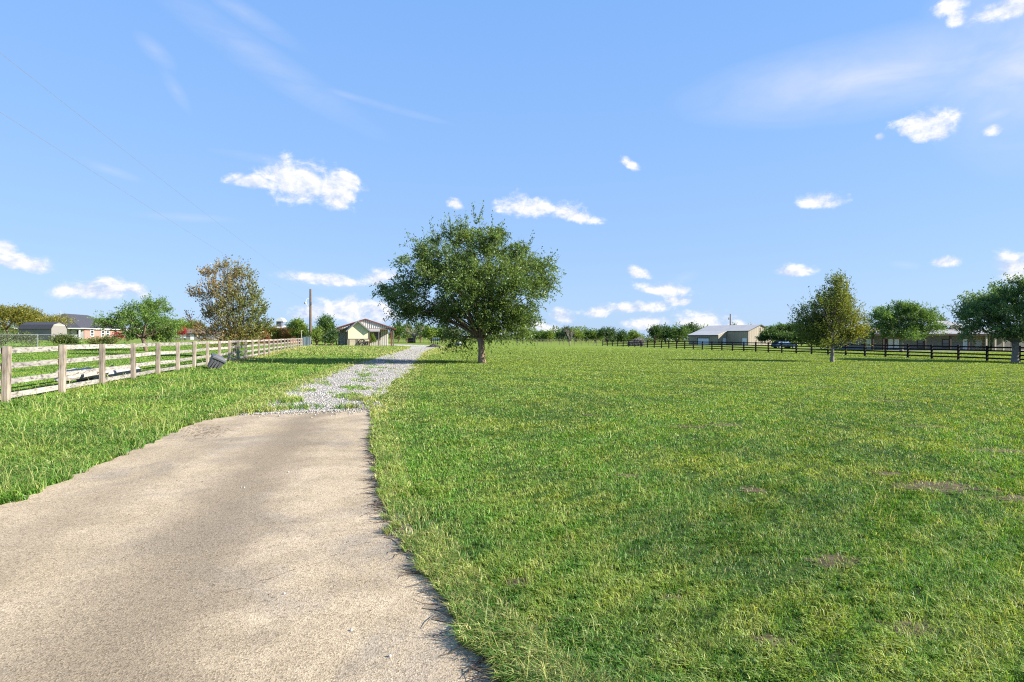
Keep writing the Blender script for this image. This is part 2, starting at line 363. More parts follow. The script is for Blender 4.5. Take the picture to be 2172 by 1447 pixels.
t.links.new(c, b.inputs['Base Color']); b.inputs['Roughness'].default_value = .95; bump(t, b, vo.outputs['Distance'], .8, .04)
POLY_G = ribbon('gravel_road', GR_L, GR_R, 90, vm_, .008, .10)
# the far fork of the road, to the cabin and to the barnyard
fk = GP((812,731.5),(840,733),(872,735.2),(905,737),(940,735.5)); fk2 = GP((812,730.6),(845,730.8),(880,731.6),(905,732.4),(940,734.3))
POLY_F = ribbon('gravel_turnaround', fk2, fk, 40, vm_, .012, .12)

SOIL = simple('bare_soil', (.15,.115,.07), (.07,.055,.035), 9, 1, (1,1,1), .8, 0, .05)
BARE = [(1995,1032,1.0,.5),(2120,957,1.0,.35),(1790,1190,.35,.25),(1940,1335,.35,.22),(1760,1195,.3,.2),(1540,902,.8,.35),(1745,822,1.5,.5),(1690,812,1.2,.4),(1100,1240,.22,.18),(1890,1005,.5,.25),(2160,1060,.6,.3),(1330,1010,.3,.2),(1880,850,1.0,.4),(1600,1040,.3,.25),(1465,905,.7,.25),(1130,820,.6,.3),(1420,1270,.18,.12),(1640,1360,.22,.12),(1250,880,.4,.2),(1960,905,.9,.3)]
sm_ = MB(); q_ = np.random.default_rng(44)
for px, py, a, b in BARE:
    c = onground(px, py); n = 18; rr_ = .45 + .75 * q_.random(n); vs = [(c[0], c[1], gz(*c) + .005)] + [(c[0] + a * .6 * rr_[i] * math.cos(6.283*i/n), c[1] + b * .6 * rr_[i] * math.sin(6.283*i/n), gz(c[0] + a * .6 * rr_[i] * math.cos(6.283*i/n), c[1]) + .005) for i in range(n)]
    sm_.add(vs, [(0, i + 1, (i + 1) % n + 1) for i in range(n)])
tag(sm_.build('bare_soil', SOIL), kind='stuff')

# ------------------------------------------------------------------ foliage meshes
def set_tint(me, col, dom='FACE'):
    a = me.attributes.new('tint', 'FLOAT_COLOR', dom); a.data.foreach_set('color', np.c_[col, np.ones(len(col))].astype(np.float32).ravel())
def np_mesh(name, v, loops, starts, mat):
    me = bpy.data.meshes.new(name); me.vertices.add(len(v)); me.vertices.foreach_set('co', v.astype(np.float32).ravel())
    me.loops.add(len(loops)); me.loops.foreach_set('vertex_index', loops.astype(np.int32))
    me.polygons.add(len(starts)); me.polygons.foreach_set('loop_start', starts.astype(np.int32))
    me.update(calc_edges=True); me.materials.append(mat); return me
def unit(a): return a / np.maximum(np.linalg.norm(a, axis=-1, keepdims=True), 1e-9)
def leaf_quads(name, pos, axis, length, width, col, mat=LEAF, r=rng):
    n = len(pos); axis = unit(axis); side = unit(np.cross(axis, r.normal(size=(n, 3))))
    L_, w = length[:, None], width[:, None]
    v = np.empty((n, 4, 3)); v[:, 0] = pos; v[:, 1] = pos + axis * L_ * .5 + side * w * .5; v[:, 2] = pos + axis * L_; v[:, 3] = pos + axis * L_ * .5 - side * w * .5
    me = np_mesh(name, v.reshape(-1, 3), np.arange(4 * n), np.arange(0, 4 * n, 4), mat); set_tint(me, col); return me
def fieldnoise(p, scale, seed, octs=6):
    q = np.random.default_rng(seed); s = np.zeros(len(p))
    for i in range(octs):
        kx = q.normal(size=p.shape[1]); kx *= (0.6 + .9 * q.random()) / (scale * np.linalg.norm(kx)) * 2 * math.pi
        s += np.sin(p @ kx + q.random() * 6.28)
    return s / math.sqrt(octs / 2)
def curve3(a, b, up, n=6):
    a, b = Vector(a), Vector(b); mid = a.lerp(b, .5) + Vector(up)
    return [(1-t)**2 * a + 2*t*(1-t) * mid + t*t * b for t in [i / (n-1) for i in range(n)]]
def make_tree(name, label, base, lobes, sprays=900, per=12, leaf=.12, slen=.6, upb=.4, droop=.0, tr=.2, fork=1.5, bark=BARK, cols=((.05,.09,.02),(.09,.14,.03)),
              twigs=60, seed=1, group=None, thin=-.9, lean=(0,0), shoots=0, colfn=None, kind_cat='tree', limbs=True, aspect=.5, spread=1.0, stems=False, twr=1.0, limbmat=None, clump=0, cr=.45):
    r = np.random.default_rng(seed); x0, y0 = base; z0 = gz(x0, y0)
    root = thing(name, label, kind_cat, (x0, y0, z0), group)
    lob = np.array([l[:6] for l in lobes], float); w = np.array([l[6] if len(l) > 6 else l[3] * l[5] for l in lobes], float); w /= w.sum()
    lob[:, 3:6] = np.maximum(lob[:, 3:6] - .5 * slen, .45 * lob[:, 3:6])
    ks = r.choice(len(lobes), size=int(sprays * 1.5), p=w)
    d = unit(r.normal(size=(len(ks), 3))); rad = r.random(len(ks)) ** .42
    o = lob[ks, :3] + d * rad[:, None] * lob[ks, 3:6]
    if clump:
        ci = r.integers(0, clump, len(o)); ci = (clump * r.random(len(o)) ** 1.25).astype(int); sc_c = (.55 + .9 * r.random(clump))[ci][:, None]
        o, d, ks, rad = o[ci] + np.clip(r.normal(size=o.shape), -1.5, 1.5) * np.array([cr, cr, cr * .62]) * sc_c, d[ci], ks[ci], rad[ci]
    keep = fieldnoise(o, 1.1 * spread, seed + 50) + .5 * r.normal(size=len(o)) > thin
    o, d, ks, rad = o[keep][:sprays], d[keep][:sprays], ks[keep][:sprays], rad[keep][:sprays]
    cen = np.array([lean[0], lean[1], fork])
    dirv = unit(unit(o - cen) * .7 + d * .5 + np.array([0, 0, upb]) + r.normal(size=o.shape) * .35)
    ln = slen * (.6 + .8 * r.random(len(o))); dr_ = np.full(len(o), droop)
    if shoots:
        si = np.argsort(-(rad + .3 * r.random(len(o)) + .35 * (o[:, 2] > np.median(o[:, 2]))))[:shoots]; ln[si] *= 1.45; dr_[si] = 0; dirv[si] = unit(dirv[si] + np.array([0, 0, .55]))
    t = np.linspace(0.05, 1, per)[None, :, None]
    pts = o[:, None, :] + dirv[:, None, :] * ln[:, None, None] * t; pts[..., 2] -= dr_[:, None] * (t[..., 0] ** 2) * ln[:, None]
    pts = pts.reshape(-1, 3) + r.normal(size=(len(o) * per, 3)) * leaf * .38
    axs = np.repeat(dirv, per, 0) * .8 + r.normal(size=pts.shape) * .6; axs[:, 2] -= np.repeat(dr_, per) * .8
    nl = len(pts); lf = leaf * (.6 + .7 * r.random(nl))
    ca, cb = np.array(cols[0]), np.array(cols[1]); m_ = np.clip(r.random(nl) * .6 + np.repeat(np.clip(fieldnoise(o, 1.6, seed + 9) * .25 + .3, 0, .7), per), 0, 1)
    col = ca + (cb - ca) * m_[:, None]
    if colfn is not None: col = colfn(pts, col, r)
    ok = pts[:, 2] > .05
    pp_, aa_, ll_, ww_, cc_2 = pts[ok], axs[ok], lf[ok], lf[ok] * aspect, col[ok]
    if stems:
        sd = dirv.copy(); sd[:, 2] -= dr_ * .5; pp_ = np.r_[pp_, o - dirv * .25 * ln[:, None]]; aa_ = np.r_[aa_, sd]; ll_ = np.r_[ll_, ln * 1.3]; ww_ = np.r_[ww_, np.full(len(o), .016)]; cc_2 = np.r_[cc_2, np.tile((.11, .085, .06), (len(o), 1))]
    me = leaf_quads('crown', pp_, aa_, ll_, ww_, cc_2, r=r)
    cr = bpy.data.objects.new('crown', me); C.objects.link(cr); cr.parent = root
    if not limbs: return root
    m = MB(); f = Vector((lean[0], lean[1], fork))
    m.tube([(0,0,-.1),(lean[0]*.05,lean[1]*.05,.06*fork),(lean[0]*.2,lean[1]*.2,.2*fork),(lean[0]*.55+tr*.15,lean[1]*.5,.6*fork),f], [tr*1.45,tr*1.12,tr*.98,tr*.9,tr*.95], 9)
    if limbmat is not None: m.build('trunk', bark, root, smooth=True, world=False); m = MB()
    ends = []
    for i in range(len(lob)):
        c_ = Vector(lob[i, :3]); e = f.lerp(c_, .95)
        if w[i] < .004: continue
        pth = curve3(f - Vector((0,0,tr*.3)), e, (r.normal()*.12*fork, r.normal()*.12*fork, .12 * (e - f).length), 7)
        rr = tr * (.35 + .35 * min(1, w[i] * 6)); m.tube(pth, [rr * (1 - .8 * k_ / 6) for k_ in range(7)], 6); ends.append((pth, rr))
    for j in range(twigs):
        q = r.integers(len(o)); pth, rr = ends[min(range(len(ends)), key=lambda e: min((Vector(o[q]) - p).length for p in ends[e][0][2:]))]
        st = pth[int(r.integers(2, 6))]; tip = Vector(o[q] + dirv[q] * ln[q])
        m.tube(curve3(st, tip, (0, 0, -.05 * (tip - st).length), 4), [rr * .28 * twr, rr * .2 * twr, rr * .1 * twr, .004], 4, False)
    if limbmat is not None: m.build('limbs', limbmat, root, smooth=True, world=False)
    else: m.build('trunk', bark, root, smooth=True, world=False)
    return root
def px_lobes(d, bx, by, lst, depth=1.0, seed=0):
    """lobes traced as (px, py, half width, half height[, depth offset m, depth radius m]) -> metres about the trunk foot"""
    s = d / F; r = np.random.default_rng(seed); out = []
    for l in lst:
        px, py, hw, hh = l[:4]; dy = l[4] if len(l) > 4 else r.normal() * hw * s * .5; ry = l[5] if len(l) > 5 else (hw + hh) / 2 * s * depth
        out.append(((px - bx) * s, dy, (by - py) * s, hw * s, ry, hh * s, hw * hh * s * s))
    return out
def auto_lobes(w, h, zlo, n, seed):
    r = np.random.default_rng(seed); out = []
    for i in range(n):
        a = r.random() * 6.28; u = r.random() ** .6 * .62; z = zlo + (h - zlo) * (.25 + .55 * r.random() * (1 - .5 * u))
        rr = w * (.20 + .12 * r.random()); out.append((math.cos(a) * u * w / 2, math.sin(a) * u * w / 2, z, rr, rr, min(rr * .85, (h - z)) , rr))
    out.append((0, 0, zlo + (h - zlo) * .5, w * .33, w * .33, (h - zlo) * .5, w * .5)); return out

G1 = ((.045,.10,.02), (.12,.20,.045)); DARK = ((.03,.07,.02), (.085,.145,.04)); LITE = ((.09,.16,.025), (.20,.28,.05)); YEL = ((.14,.14,.025), (.30,.25,.03))
# the big tree by the road
bx, by = 1022, 770; tb = onground(bx, by); D = tb[1]
BIG = [(1004,500,40,38,0,2.4),(960,505,40,30,1,2),(918,535,52,40,0,3),(905,570,60,36,-1.5,2.4),(848,607,50,24,.5,1.6),(880,632,58,28,-1,1.8),(840,640,44,24,.6,1.6),(868,660,34,18,.5,1.4),(915,655,44,22,1.5,2),
 (1000,560,70,55,0,3.8),(1000,610,95,60,-2,2.6),(1000,620,90,60,2.4,2.4),(1075,545,58,46,0,3.4),(1106,556,46,42,1,2.4),(1146,578,28,32,0,1.7),(1130,622,38,38,-.5,2.1),(1090,620,60,54,-2,2.4),
 (1095,668,58,38,.2,2.6),(1076,694,40,30,-.6,2.0),(1098,682,40,32,.8,2.0),(1050,700,30,22,1.2,1.6),(1050,650,56,46,0,3.4),(985,690,44,34,1.2,2.2),(975,716,30,18,1.4,1.4),(955,665,56,34,1,2.4),(1030,690,44,26,-1.6,1.6),(1040,520,46,36,-1,2.4),(960,580,60,50,-2.4,2.2)]
make_tree('broad_tree', 'tall broad green tree with tan trunk standing right beside the gravel road', tb, px_lobes(D, bx, by, BIG), sprays=6900, per=15, leaf=.142, slen=.62, clump=310, cr=.38, upb=.25, droop=.75, tr=.235, fork=1.6, stems=True, twr=.6, limbmat=BARK,
          bark=BARKT, cols=((.048,.102,.024),(.165,.245,.055)), twigs=140, seed=3, thin=-.9, spread=1.25, lean=(-.1, 0), shoots=480, aspect=.46)
# yellowing tree behind the weathered fence
yb = (ax(497, 44.5), 44.5); byy = HZ + (EYE - gz(*yb)) * F / 44.5
YT = [(490,728,58,22),(520,708,45,24),(482,592,32,26),(480,572,34,18),(455,585,26,16),(520,590,26,22),(480,615,48,34),(535,615,20,18),(440,628,30,20),(520,640,44,34),(470,655,52,36),(440,672,30,20),(545,660,26,22),(500,695,62,30),(455,705,40,22),(545,695,24,24),(410,680,14,10),(515,715,48,20),(505,665,60,60)]
def ycol(p, c, r):
    t_ = np.clip(.46 - p[:, 0] * .22 + .18 * np.sin(p[:, 2] * 1.3) + .25 * r.normal(size=len(p)), 0, 1)[:, None]
    return c * (1 - t_) + np.array((.30,.20,.065)) * t_
make_tree('yellowing_tree', 'thin crowned tree with yellow brown autumn leaves behind weathered fence', yb, px_lobes(44.5, 497, byy, YT, .9, 4), sprays=1900, per=9, leaf=.16, slen=.55, upb=.75, stems=True, twr=.55, tr=.11, fork=.9,
          bark=BARKG, cols=((.07,.12,.025),(.19,.22,.045)), twigs=420, seed=11, thin=-.6, shoots=160, colfn=ycol)
gb = onground(310, 745)
GT = [(265,668,36,18),(300,655,38,18),(340,672,32,22),(250,690,34,14),(300,690,54,22),(345,700,30,16),(275,710,36,12),(320,712,36,10),(225,690,16,8),(362,690,12,16)]
make_tree('spreading_tree', 'low wide bright green tree with leaning trunk on the fenced lawn', gb, px_lobes(gb[1], 310, 745, GT, 1.0, 6), sprays=1700, per=11, leaf=.17, stems=True, twr=.6, clump=110, cr=.38, slen=.6, upb=.35, droop=.2, tr=.17, fork=1.25,
          bark=BARK, cols=((.065,.15,.025),(.17,.27,.05)), twigs=140, seed=12, thin=-.75, lean=(-.35,0), shoots=90)
rb_ = onground(1765, 768)
RT = [(1733,702,42,30,0,1.2),(1752,728,40,16,0,1.2),(1765,606,20,18),(1766,624,28,20),(1748,642,26,18),(1784,642,26,20),(1725,655,28,14),(1765,665,46,26),(1712,668,18,10),(1740,690,46,24),(1800,685,34,24),(1765,705,56,24),(1730,715,36,16),(1810,715,32,20),(1770,725,46,14),(1825,705,16,18),(1770,660,40,50)]
def rcol(p, c, r):
    t_ = np.clip(.30 + p[:, 0] * .17 - p[:, 2] * .03 + .2 * r.normal(size=len(p)), 0, 1)[:, None]; return c * (1 - t_) + np.array((.28,.27,.035)) * t_
make_tree('conical_tree', 'small olive green cone shaped tree turning yellow before the black fence', rb_, px_lobes(rb_[1], 1765, 768, RT, .9, 8), sprays=3000, per=10, leaf=.14, slen=.55, clump=280, cr=.34, upb=.8, stems=True, twr=.5, tr=.14, fork=1.3,
          bark=BARKG, cols=((.065,.115,.024),(.175,.225,.042)), twigs=300, seed=13, thin=-.6, shoots=200, colfn=rcol)
fb = (ax(2153, 46.6), 46.6)
fby = HZ + (EYE - gz(*fb)) * F / 46.6
FT = [(2171,618,60,32),(2121,640,52,34),(2226,625,60,40),(2091,668,44,30),(2076,695,36,24),(2146,670,70,44),(2216,680,70,50),(2266,670,50,50),(2116,705,50,20),(2186,710,60,18),(2246,705,60,24),(2176,650,90,56),(2061,660,18,16)]
make_tree('rounded_tree', 'large dark green rounded tree standing against the black fence', fb, px_lobes(46.6, 2153, fby, FT, 1.0, 9), sprays=4800, per=13, leaf=.17, twr=.6, clump=300, cr=.38, slen=.55, upb=.25, droop=.25, tr=.26, fork=1.7,
          bark=BARKG, cols=((.058,.125,.040),(.180,.265,.090)), twigs=160, seed=14, thin=-.85, shoots=160)
hb = (ax(1912, 92), 92); hby = HZ + (EYE - gz(*hb)) * F / 92
HT = [(1862,675,24,22),(1895,662,34,20),(1935,665,34,20),(1968,682,26,22),(1880,695,38,18),(1945,698,40,18),(1915,680,60,32),(1850,700,14,14),(1988,700,10,12),(1912,712,52,8)]
make_tree('rounded_tree', 'dark green round tree growing close before the porch of the ranch house', hb, px_lobes(92, 1912, hby, HT, 1.0, 10), sprays=3200, per=11, leaf=.24, twr=.6, clump=170, cr=.5, slen=.7, upb=.3, droop=.15, tr=.26, fork=1.9,
          bark=BARKG, cols=((.055,.125,.032),(.165,.26,.065)), twigs=70, seed=15, thin=-.9)
db = (ax(1667, 112), 112); dby = HZ + (EYE - gz(*db)) * F / 112
DT = [(1635,712,22,12),(1660,702,30,12),(1690,700,26,13),(1715,708,22,14),(1670,714,50,9),(1700,718,30,9),(1622,718,12,7)]
make_tree('spreading_tree', 'dark low spreading tree shading the blue car beside the metal barn', db, px_lobes(112, 1667, dby, DT, 1.0, 11), sprays=2400, per=10, leaf=.30, slen=.8, upb=.2, droop=.2, tr=.3, fork=1.2,
          cols=((.03,.07,.02),(.11,.18,.04)), twigs=40, seed=16, thin=-.9)

def wild(name, label, px, d, top_px, w_px, cols, sprays, leaf, seed, zlo=.2, group=None, n=9, cat='tree', thin=-.9, **kw):
    x = ax(px, d); g = gz(x, d); h = az_(top_px, d) - g; w = w_px * d / F
    return make_tree(name, label, (x, d), auto_lobes(w, h, h * zlo, n, seed), sprays=sprays, per=8, leaf=leaf, slen=leaf * 3.5, upb=.3, tr=.03 * h + .05, fork=max(h * zlo, .3) , cols=cols, twigs=10, seed=seed, group=group, kind_cat=cat, thin=thin, aspect=.6, spread=1.6, **kw)
BK = 'trees behind the houses'
wild('leafy_tree', 'yellow green tree at the edge of the picture beside the tan shed', 14, 117, 650, 175, ((.06,.09,.015),(.26,.23,.03)), 2100, .26, 21, .30, n=14)
wild('leafy_tree', 'yellow flecked tree overhanging the dark roof of the tan shed', 84, 122, 666, 120, ((.07,.09,.015),(.30,.26,.03)), 1100, .24, 22, .30, n=9)
SH = 'shrubs along the chain link fence'
wild('shrub', 'big grey green shrub at the left end of the chain link fence', 30, 64, 707, 100, ((.06,.09,.03),(.16,.19,.08)), 800, .14, 23, .08, SH, cat='shrub', limbs=False)
wild('shrub', 'rounded green shrub in front of the shed by the chain link fence', 137, 64, 714, 62, ((.05,.09,.02),(.14,.17,.04)), 500, .14, 24, .08, SH, cat='shrub', limbs=False)
wild('shrub', 'low yellowish shrub before the brick wall of the far house', 222, 68, 716, 62, ((.07,.10,.03),(.18,.19,.05)), 450, .14, 25, .08, SH, cat='shrub', limbs=False)
wild('leafy_tree', 'green tree filling the gap above the brown roofed house', 372, 165, 679, 90, LITE, 700, .4, 26, .2, BK)
wild('leafy_tree', 'olive tree just behind the brown hipped roof', 412, 172, 684, 70, ((.07,.10,.02),(.16,.15,.03)), 600, .4, 27, .2, BK)
wild('flowering_shrub', 'crape myrtle with crimson blossom before the brown roofed house', 388, 130, 698, 18, ((.30,.02,.03),(.50,.05,.07)), 160, .2, 28, .3, cat='shrub')
wild('flowering_shrub', 'orange leaved bush next to the crimson crape myrtle', 374, 131, 701, 20, ((.30,.13,.02),(.42,.22,.04)), 140, .2, 29, .2, cat='shrub')
wild('flowering_shrub', 'dark red crape myrtle beneath the low wide bright green tree', 252, 120, 708, 24, ((.30,.03,.02),(.45,.07,.05)), 160, .2, 30, .2, cat='shrub')
wild('flowering_shrub', 'rust red bush before the red outbuilding', 568, 98, 697, 28, ((.28,.05,.02),(.40,.10,.04)), 260, .18, 31, .15, cat='shrub')
wild('leafy_shrub', 'orange and green bush against the red outbuilding wall', 604, 96, 694, 46, ((.12,.12,.02),(.34,.16,.03)), 420, .18, 32, .1, cat='shrub')
wild('leafy_shrub', 'yellow green bush below the white capped cupola', 580, 94, 690, 40, ((.09,.11,.02),(.22,.20,.03)), 360, .18, 33, .1, cat='shrub')
wild('leafy_tree', 'bright green bushy tree left of the utility pole', 634, 94, 674, 46, LITE, 800, .2, 34, .1)
wild('leafy_tree', 'green bushy tree between utility pole and cabin', 690, 95, 668, 54, G1, 1000, .2, 35, .06)
wild('leafy_shrub', 'yellowish shrub close behind the foot of the utility pole', 672, 93, 690, 40, LITE, 500, .2, 36, .06, cat='shrub')
wild('leafy_shrub', 'shaded dark shrub at the left corner of the cabin', 704, 91, 702, 34, DARK, 500, .2, 37, .03, cat='shrub')
BC = 'trees beyond the cabin'
for i, (px, d, tp, wp, cl, lb) in enumerate([
 (845,150,687,34,G1,'green tree just right of the cabin roof'),(862,160,690,30,LITE,'light green tree behind the bare branched tree'),
 (893,165,687,40,G1,'rounded green tree behind the black animal hutch'),(915,150,700,34,LITE,'short bright green tree behind the blue grey panel gate'),
 (938,155,697,36,G1,'green tree seen under the big tree left branches'),(962,150,700,34,((.05,.08,.03),(.12,.15,.06)),'pale olive tree behind the white tank')]):
    wild('leafy_tree', lb, px, d, tp, wp, cl, 420, .4, 40 + i, .12, BC)
FR = 'trees on the far side of the pasture'
for i, (px, d, tp, wp, cl, lb) in enumerate([
 (1108,235,703,26,LITE,'first orchard tree right of the big tree'),(1130,235,704,26,G1,'orchard tree second right of the big tree'),(1150,240,704,24,G1,'darker orchard tree third right of the big tree'),
 (1167,235,705,24,LITE,'pale orchard tree fourth right of the big tree'),(1187,240,706,24,G1,'orchard tree nearest the bare sapling'),
 (1205,225,693,24,((.05,.07,.04),(.10,.13,.07)),'grey green tree directly behind the bare sapling'),(1222,225,696,34,LITE,'light green tree just right of the bare sapling'),
 (1243,230,699,28,G1,'mid green tree above the diagonal fence brace'),(1262,230,702,26,LITE,'short yellow green tree above the end of the wire fence'),(1287,222,696,34,DARK,'dark rounded tree behind the end of the black fence'),
 (1318,225,700,30,DARK,'dark low tree left of the dead brush heap'),(1345,228,704,26,LITE,'pale tree behind the dead brush heap'),
 (1390,190,688,36,DARK,'tall dark tree right of the dead brush heap'),(1412,196,691,32,DARK,'shorter dark tree in the clump left of the barn'),(1436,192,685,36,G1,'bright topped tree in the clump left of the barn'),
 (1463,196,687,36,DARK,'dark tree close against the left end of the barn'),(1490,205,693,34,LITE,'light green tree showing over the barn door'),
 (1556,215,688,22,G1,'treetop showing over the barn roof by the pole'),(1590,215,689,26,G1,'treetop showing over the barn ridge'),
 (1655,190,690,44,G1,'green tree behind the gable end of the barn'),(1700,170,688,40,LITE,'light green tree above the blue car'),(2000,150,670,20,((.06,.10,.05),(.11,.15,.08)),'pale treetop above the upper roof of the ranch house'),(1838,150,690,26,LITE,'light tree behind the cone shaped tree')]):
    wild('leafy_tree', lb, px, d, tp, wp * (1.15 + .3 * (i % 3) / 2), cl, 460, .42 if d > 180 else .36, 60 + i, .05 + .05 * (i % 4 == 1), FR, n=6 + i % 5)
# bare trees
def bare(name, label, px, d, top, wpx, seed, tr, up=.8, leaves=0, n1=9, spreadfork=.3):
    r = np.random.default_rng(seed); x = ax(px, d); g = gz(x, d); h = az_(top, d) - g; w = wpx * d / F
    root = thing(name, label, 'tree', (x, d, g)); m = MB(); fk_ = h * spreadfork; tips = []
    m.tube([(0,0,-.1),(.03,0,fk_*.5),(0,0,fk_)], [tr*1.2, tr, tr*.85], 8)
    for i in range(n1):
        a = 6.28 * i / n1 + r.random(); e = Vector((math.cos(a)*w*.5*(.5+.5*r.random()), math.sin(a)*w*.5*(.5+.5*r.random()), h*(.62+.38*r.random())))
        p = curve3((0,0,fk_*(.8+.2*r.random())), e, (0,0,.05*h), 6); m.tube(p, [tr*.55*(1-.15*k_) for k_ in range(6)], 5)
        for j in range(9):
            s_ = p[int(r.integers(2, 6))]; q = s_ + Vector((r.normal()*w*.14, r.normal()*w*.14, abs(r.normal())*h*.13)); m.tube([s_, s_.lerp(q,.5), q], [tr*.16, tr*.10, tr*.04], 4, False); tips.append(q)
    m.build('trunk', BARKG, root, smooth=True, world=False)
    if leaves:
        b = np.array([tips[i] for i in r.integers(0, len(tips), leaves)]) + r.normal(size=(leaves, 3)) * w * .05
        me = leaf_quads('crown', b, r.normal(size=b.shape), np.full(leaves, .16), np.full(leaves, .1), np.array((.12,.11,.05)) * (.7 + .6 * r.random((leaves, 1))), r=r)
        o = bpy.data.objects.new('crown', me); C.objects.link(o); o.parent = root
bare('bare_tree', 'nearly bare grey branched tree behind the black animal hutch', 879, 151, 690, 60, 81, .26, leaves=420, n1=10)
bare('bare_sapling', 'leafless grey sapling alone before the wire fence', 1209, 110, 694, 30, 82, .09, n1=8)
# far wood as one mass
def treeline():
    r = np.random.default_rng(90); n = 60000
    x = r.uniform(-420, 520, n); dd = 290 + r.uniform(0, 30, n) + .06 * np.abs(x)
    hgt = 4.6 + .010*x*0 + 1.1 * fieldnoise(x[:, None], 60, 3) + .8 * fieldnoise(x[:, None], 14, 4) + .5 * fieldnoise(x[:, None], 5, 5)
    hgt = np.clip(hgt, 2.0, 8); z = gza(x) + hgt * r.random(n) ** .8
    p = np.c_[x, dd, z]; tone = np.clip(.5 + .3 * fieldnoise(np.c_[x, z * 2], 9, 8) + .2 * r.normal(size=n), 0, 1)[:, None]
    col = np.array((.04,.08,.022)) * (1 - tone) + np.array((.15,.19,.045)) * tone; s_ = r.uniform(.5, 1.1, n)
    o = bpy.data.objects.new('treeline', leaf_quads('treeline', p, r.normal(size=p.shape), s_, s_ * .8, col, r=r)); C.objects.link(o); tag(o, kind='stuff')
treeline()

# ------------------------------------------------------------------ the weathered rail fence
def board_fence(name, label, ds, xf, mat_p, mat_r, rails, ph, pw, rh, side, base_dy=0.0, seed=1, jit=.02):
    r = np.random.default_rng(seed); x0, y0 = xf(ds[0]), ds[0]
    root = thing(name, label, 'fence', (x0, y0, gz(x0, y0))); pm = None
    ang = math.atan2(xf(ds[1]) - xf(ds[0]), ds[1] - ds[0]); pts = []
    for d in ds:
        x = xf(d) + r.normal() * jit * .5; z = gz(x, d)
        if pm is None:
            m = MB(); h = pw / 2; m.box(-h, h, -h, h, -.35, ph); pm = m.build('post', mat_p, root, world=False); o = pm
            bv = pm.modifiers.new('b', 'BEVEL'); bv.width = .008; bv.segments = 1
        else: o = pm.copy(); C.objects.link(o); o.parent = root
        o.location = (x - x0, d - y0, z - root.location[2] + r.normal() * .015); o.rotation_euler = (r.normal() * .012, r.normal() * .014, -ang + r.normal() * .03)
        pts.append((x, d, z))
    nx, ny = math.cos(ang) * side, -math.sin(ang) * side
    for zr in rails:
        i = 0
        while i < len(pts) - 1:
            j = min(i + 2, len(pts) - 1); m = MB(); a, b = pts[i], pts[j]; o_ = pw / 2 + .021 + r.random() * .002
            ja, jb = r.normal() * jit, r.normal() * jit
            mid = pts[i + 1] if j > i + 1 else None
            seq = [a, b] if mid is None else [a, mid, b]
            L_ = math.hypot(b[0] - a[0], b[1] - a[1]); root_o = parent_world(root)
            vs = []
            for k_, p in enumerate(seq):
                zz = p[2] + zr + (ja if k_ == 0 else jb if k_ == len(seq) - 1 else r.normal() * jit * .8)
                e = .006 if k_ == 0 else -.006 if k_ == len(seq) - 1 else 0
                for sx_, s2 in ((-1, 0), (1, 0), (1, 1), (-1, 1)):
                    vs.append((p[0] + nx * (o_ + sx_ * .02) + math.sin(ang) * e, p[1] + ny * (o_ + sx_ * .02) + math.cos(ang) * e, zz + (s2 - 1) * rh))
            fs = [(0, 1, 2, 3)[::-1]] + [(4*k_+a_, 4*k_+(a_+1) % 4, 4*k_+4+(a_+1) % 4, 4*k_+4+a_) for k_ in range(len(seq) - 1) for a_ in range(4)]
            e_ = 4 * (len(seq) - 1); fs.append((e_, e_+1, e_+2, e_+3)); m.add(vs, fs); m.build('rail', mat_r, root); i = j
    return root
LX = lambda d: -8.35 - .26 * d
board_fence('rail_fence', 'weathered pale wooden fence of posts and four rails along the lawn', [13.26 + 2.45 * k_ for k_ in range(-1, 27)], LX, POSTW, RAILW, (1.34, .98, .60, .26), 1.36, .135, .132, -1, seed=31, jit=.013)
RX = lambda d: (67400.0 / d + 740 - 1086) / F * d
board_fence('rail_fence', 'long black painted board fence crossing in front of the ranch house', [125.3 - 2.36 * k_ for k_ in range(0, 37)], RX, BLACKW, BLACKW, (1.28, .96, .64, .32), 1.36, .15, .13, -1, seed=32, jit=.01)

# ------------------------------------------------------------------ chain link fence on the left
STEEL = simple('galvanised', (.42,.43,.44), (.30,.31,.32), 12, .45, bmp=0, metal=.6)
lk = bpy.data.materials.new('chain_link'); lk.use_nodes = True; t = lk.node_tree; b = t.nodes['Principled BSDF']; b.inputs['Base Color'].default_value = (.20,.21,.22,1); b.inputs['Metallic'].default_value = .4; b.inputs['Roughness'].default_value = .5
tc = t.nodes.new('ShaderNodeTexCoord'); sp = t.nodes.new('ShaderNodeSeparateXYZ'); t.links.new(tc.outputs['UV'], sp.inputs[0])
def tm(op, a, b_=None):
    n = t.nodes.new('ShaderNodeMath'); n.operation = op
    for i, v in enumerate((a, b_)):
        if v is None: continue
        if isinstance(v, (int, float)): n.inputs[i].default_value = v
        else: t.links.new(v, n.inputs[i])
    return n.outputs[0]
u1 = tm('ABSOLUTE', tm('SUBTRACT', tm('FRACT', tm('ADD', sp.outputs[0], sp.outputs[1])), .5)); u2 = tm('ABSOLUTE', tm('SUBTRACT', tm('FRACT', tm('SUBTRACT', sp.outputs[0], sp.outputs[1])), .5))
al = tm('LESS_THAN', tm('MINIMUM', u1, u2), .014); t.links.new(al, b.inputs['Alpha'])
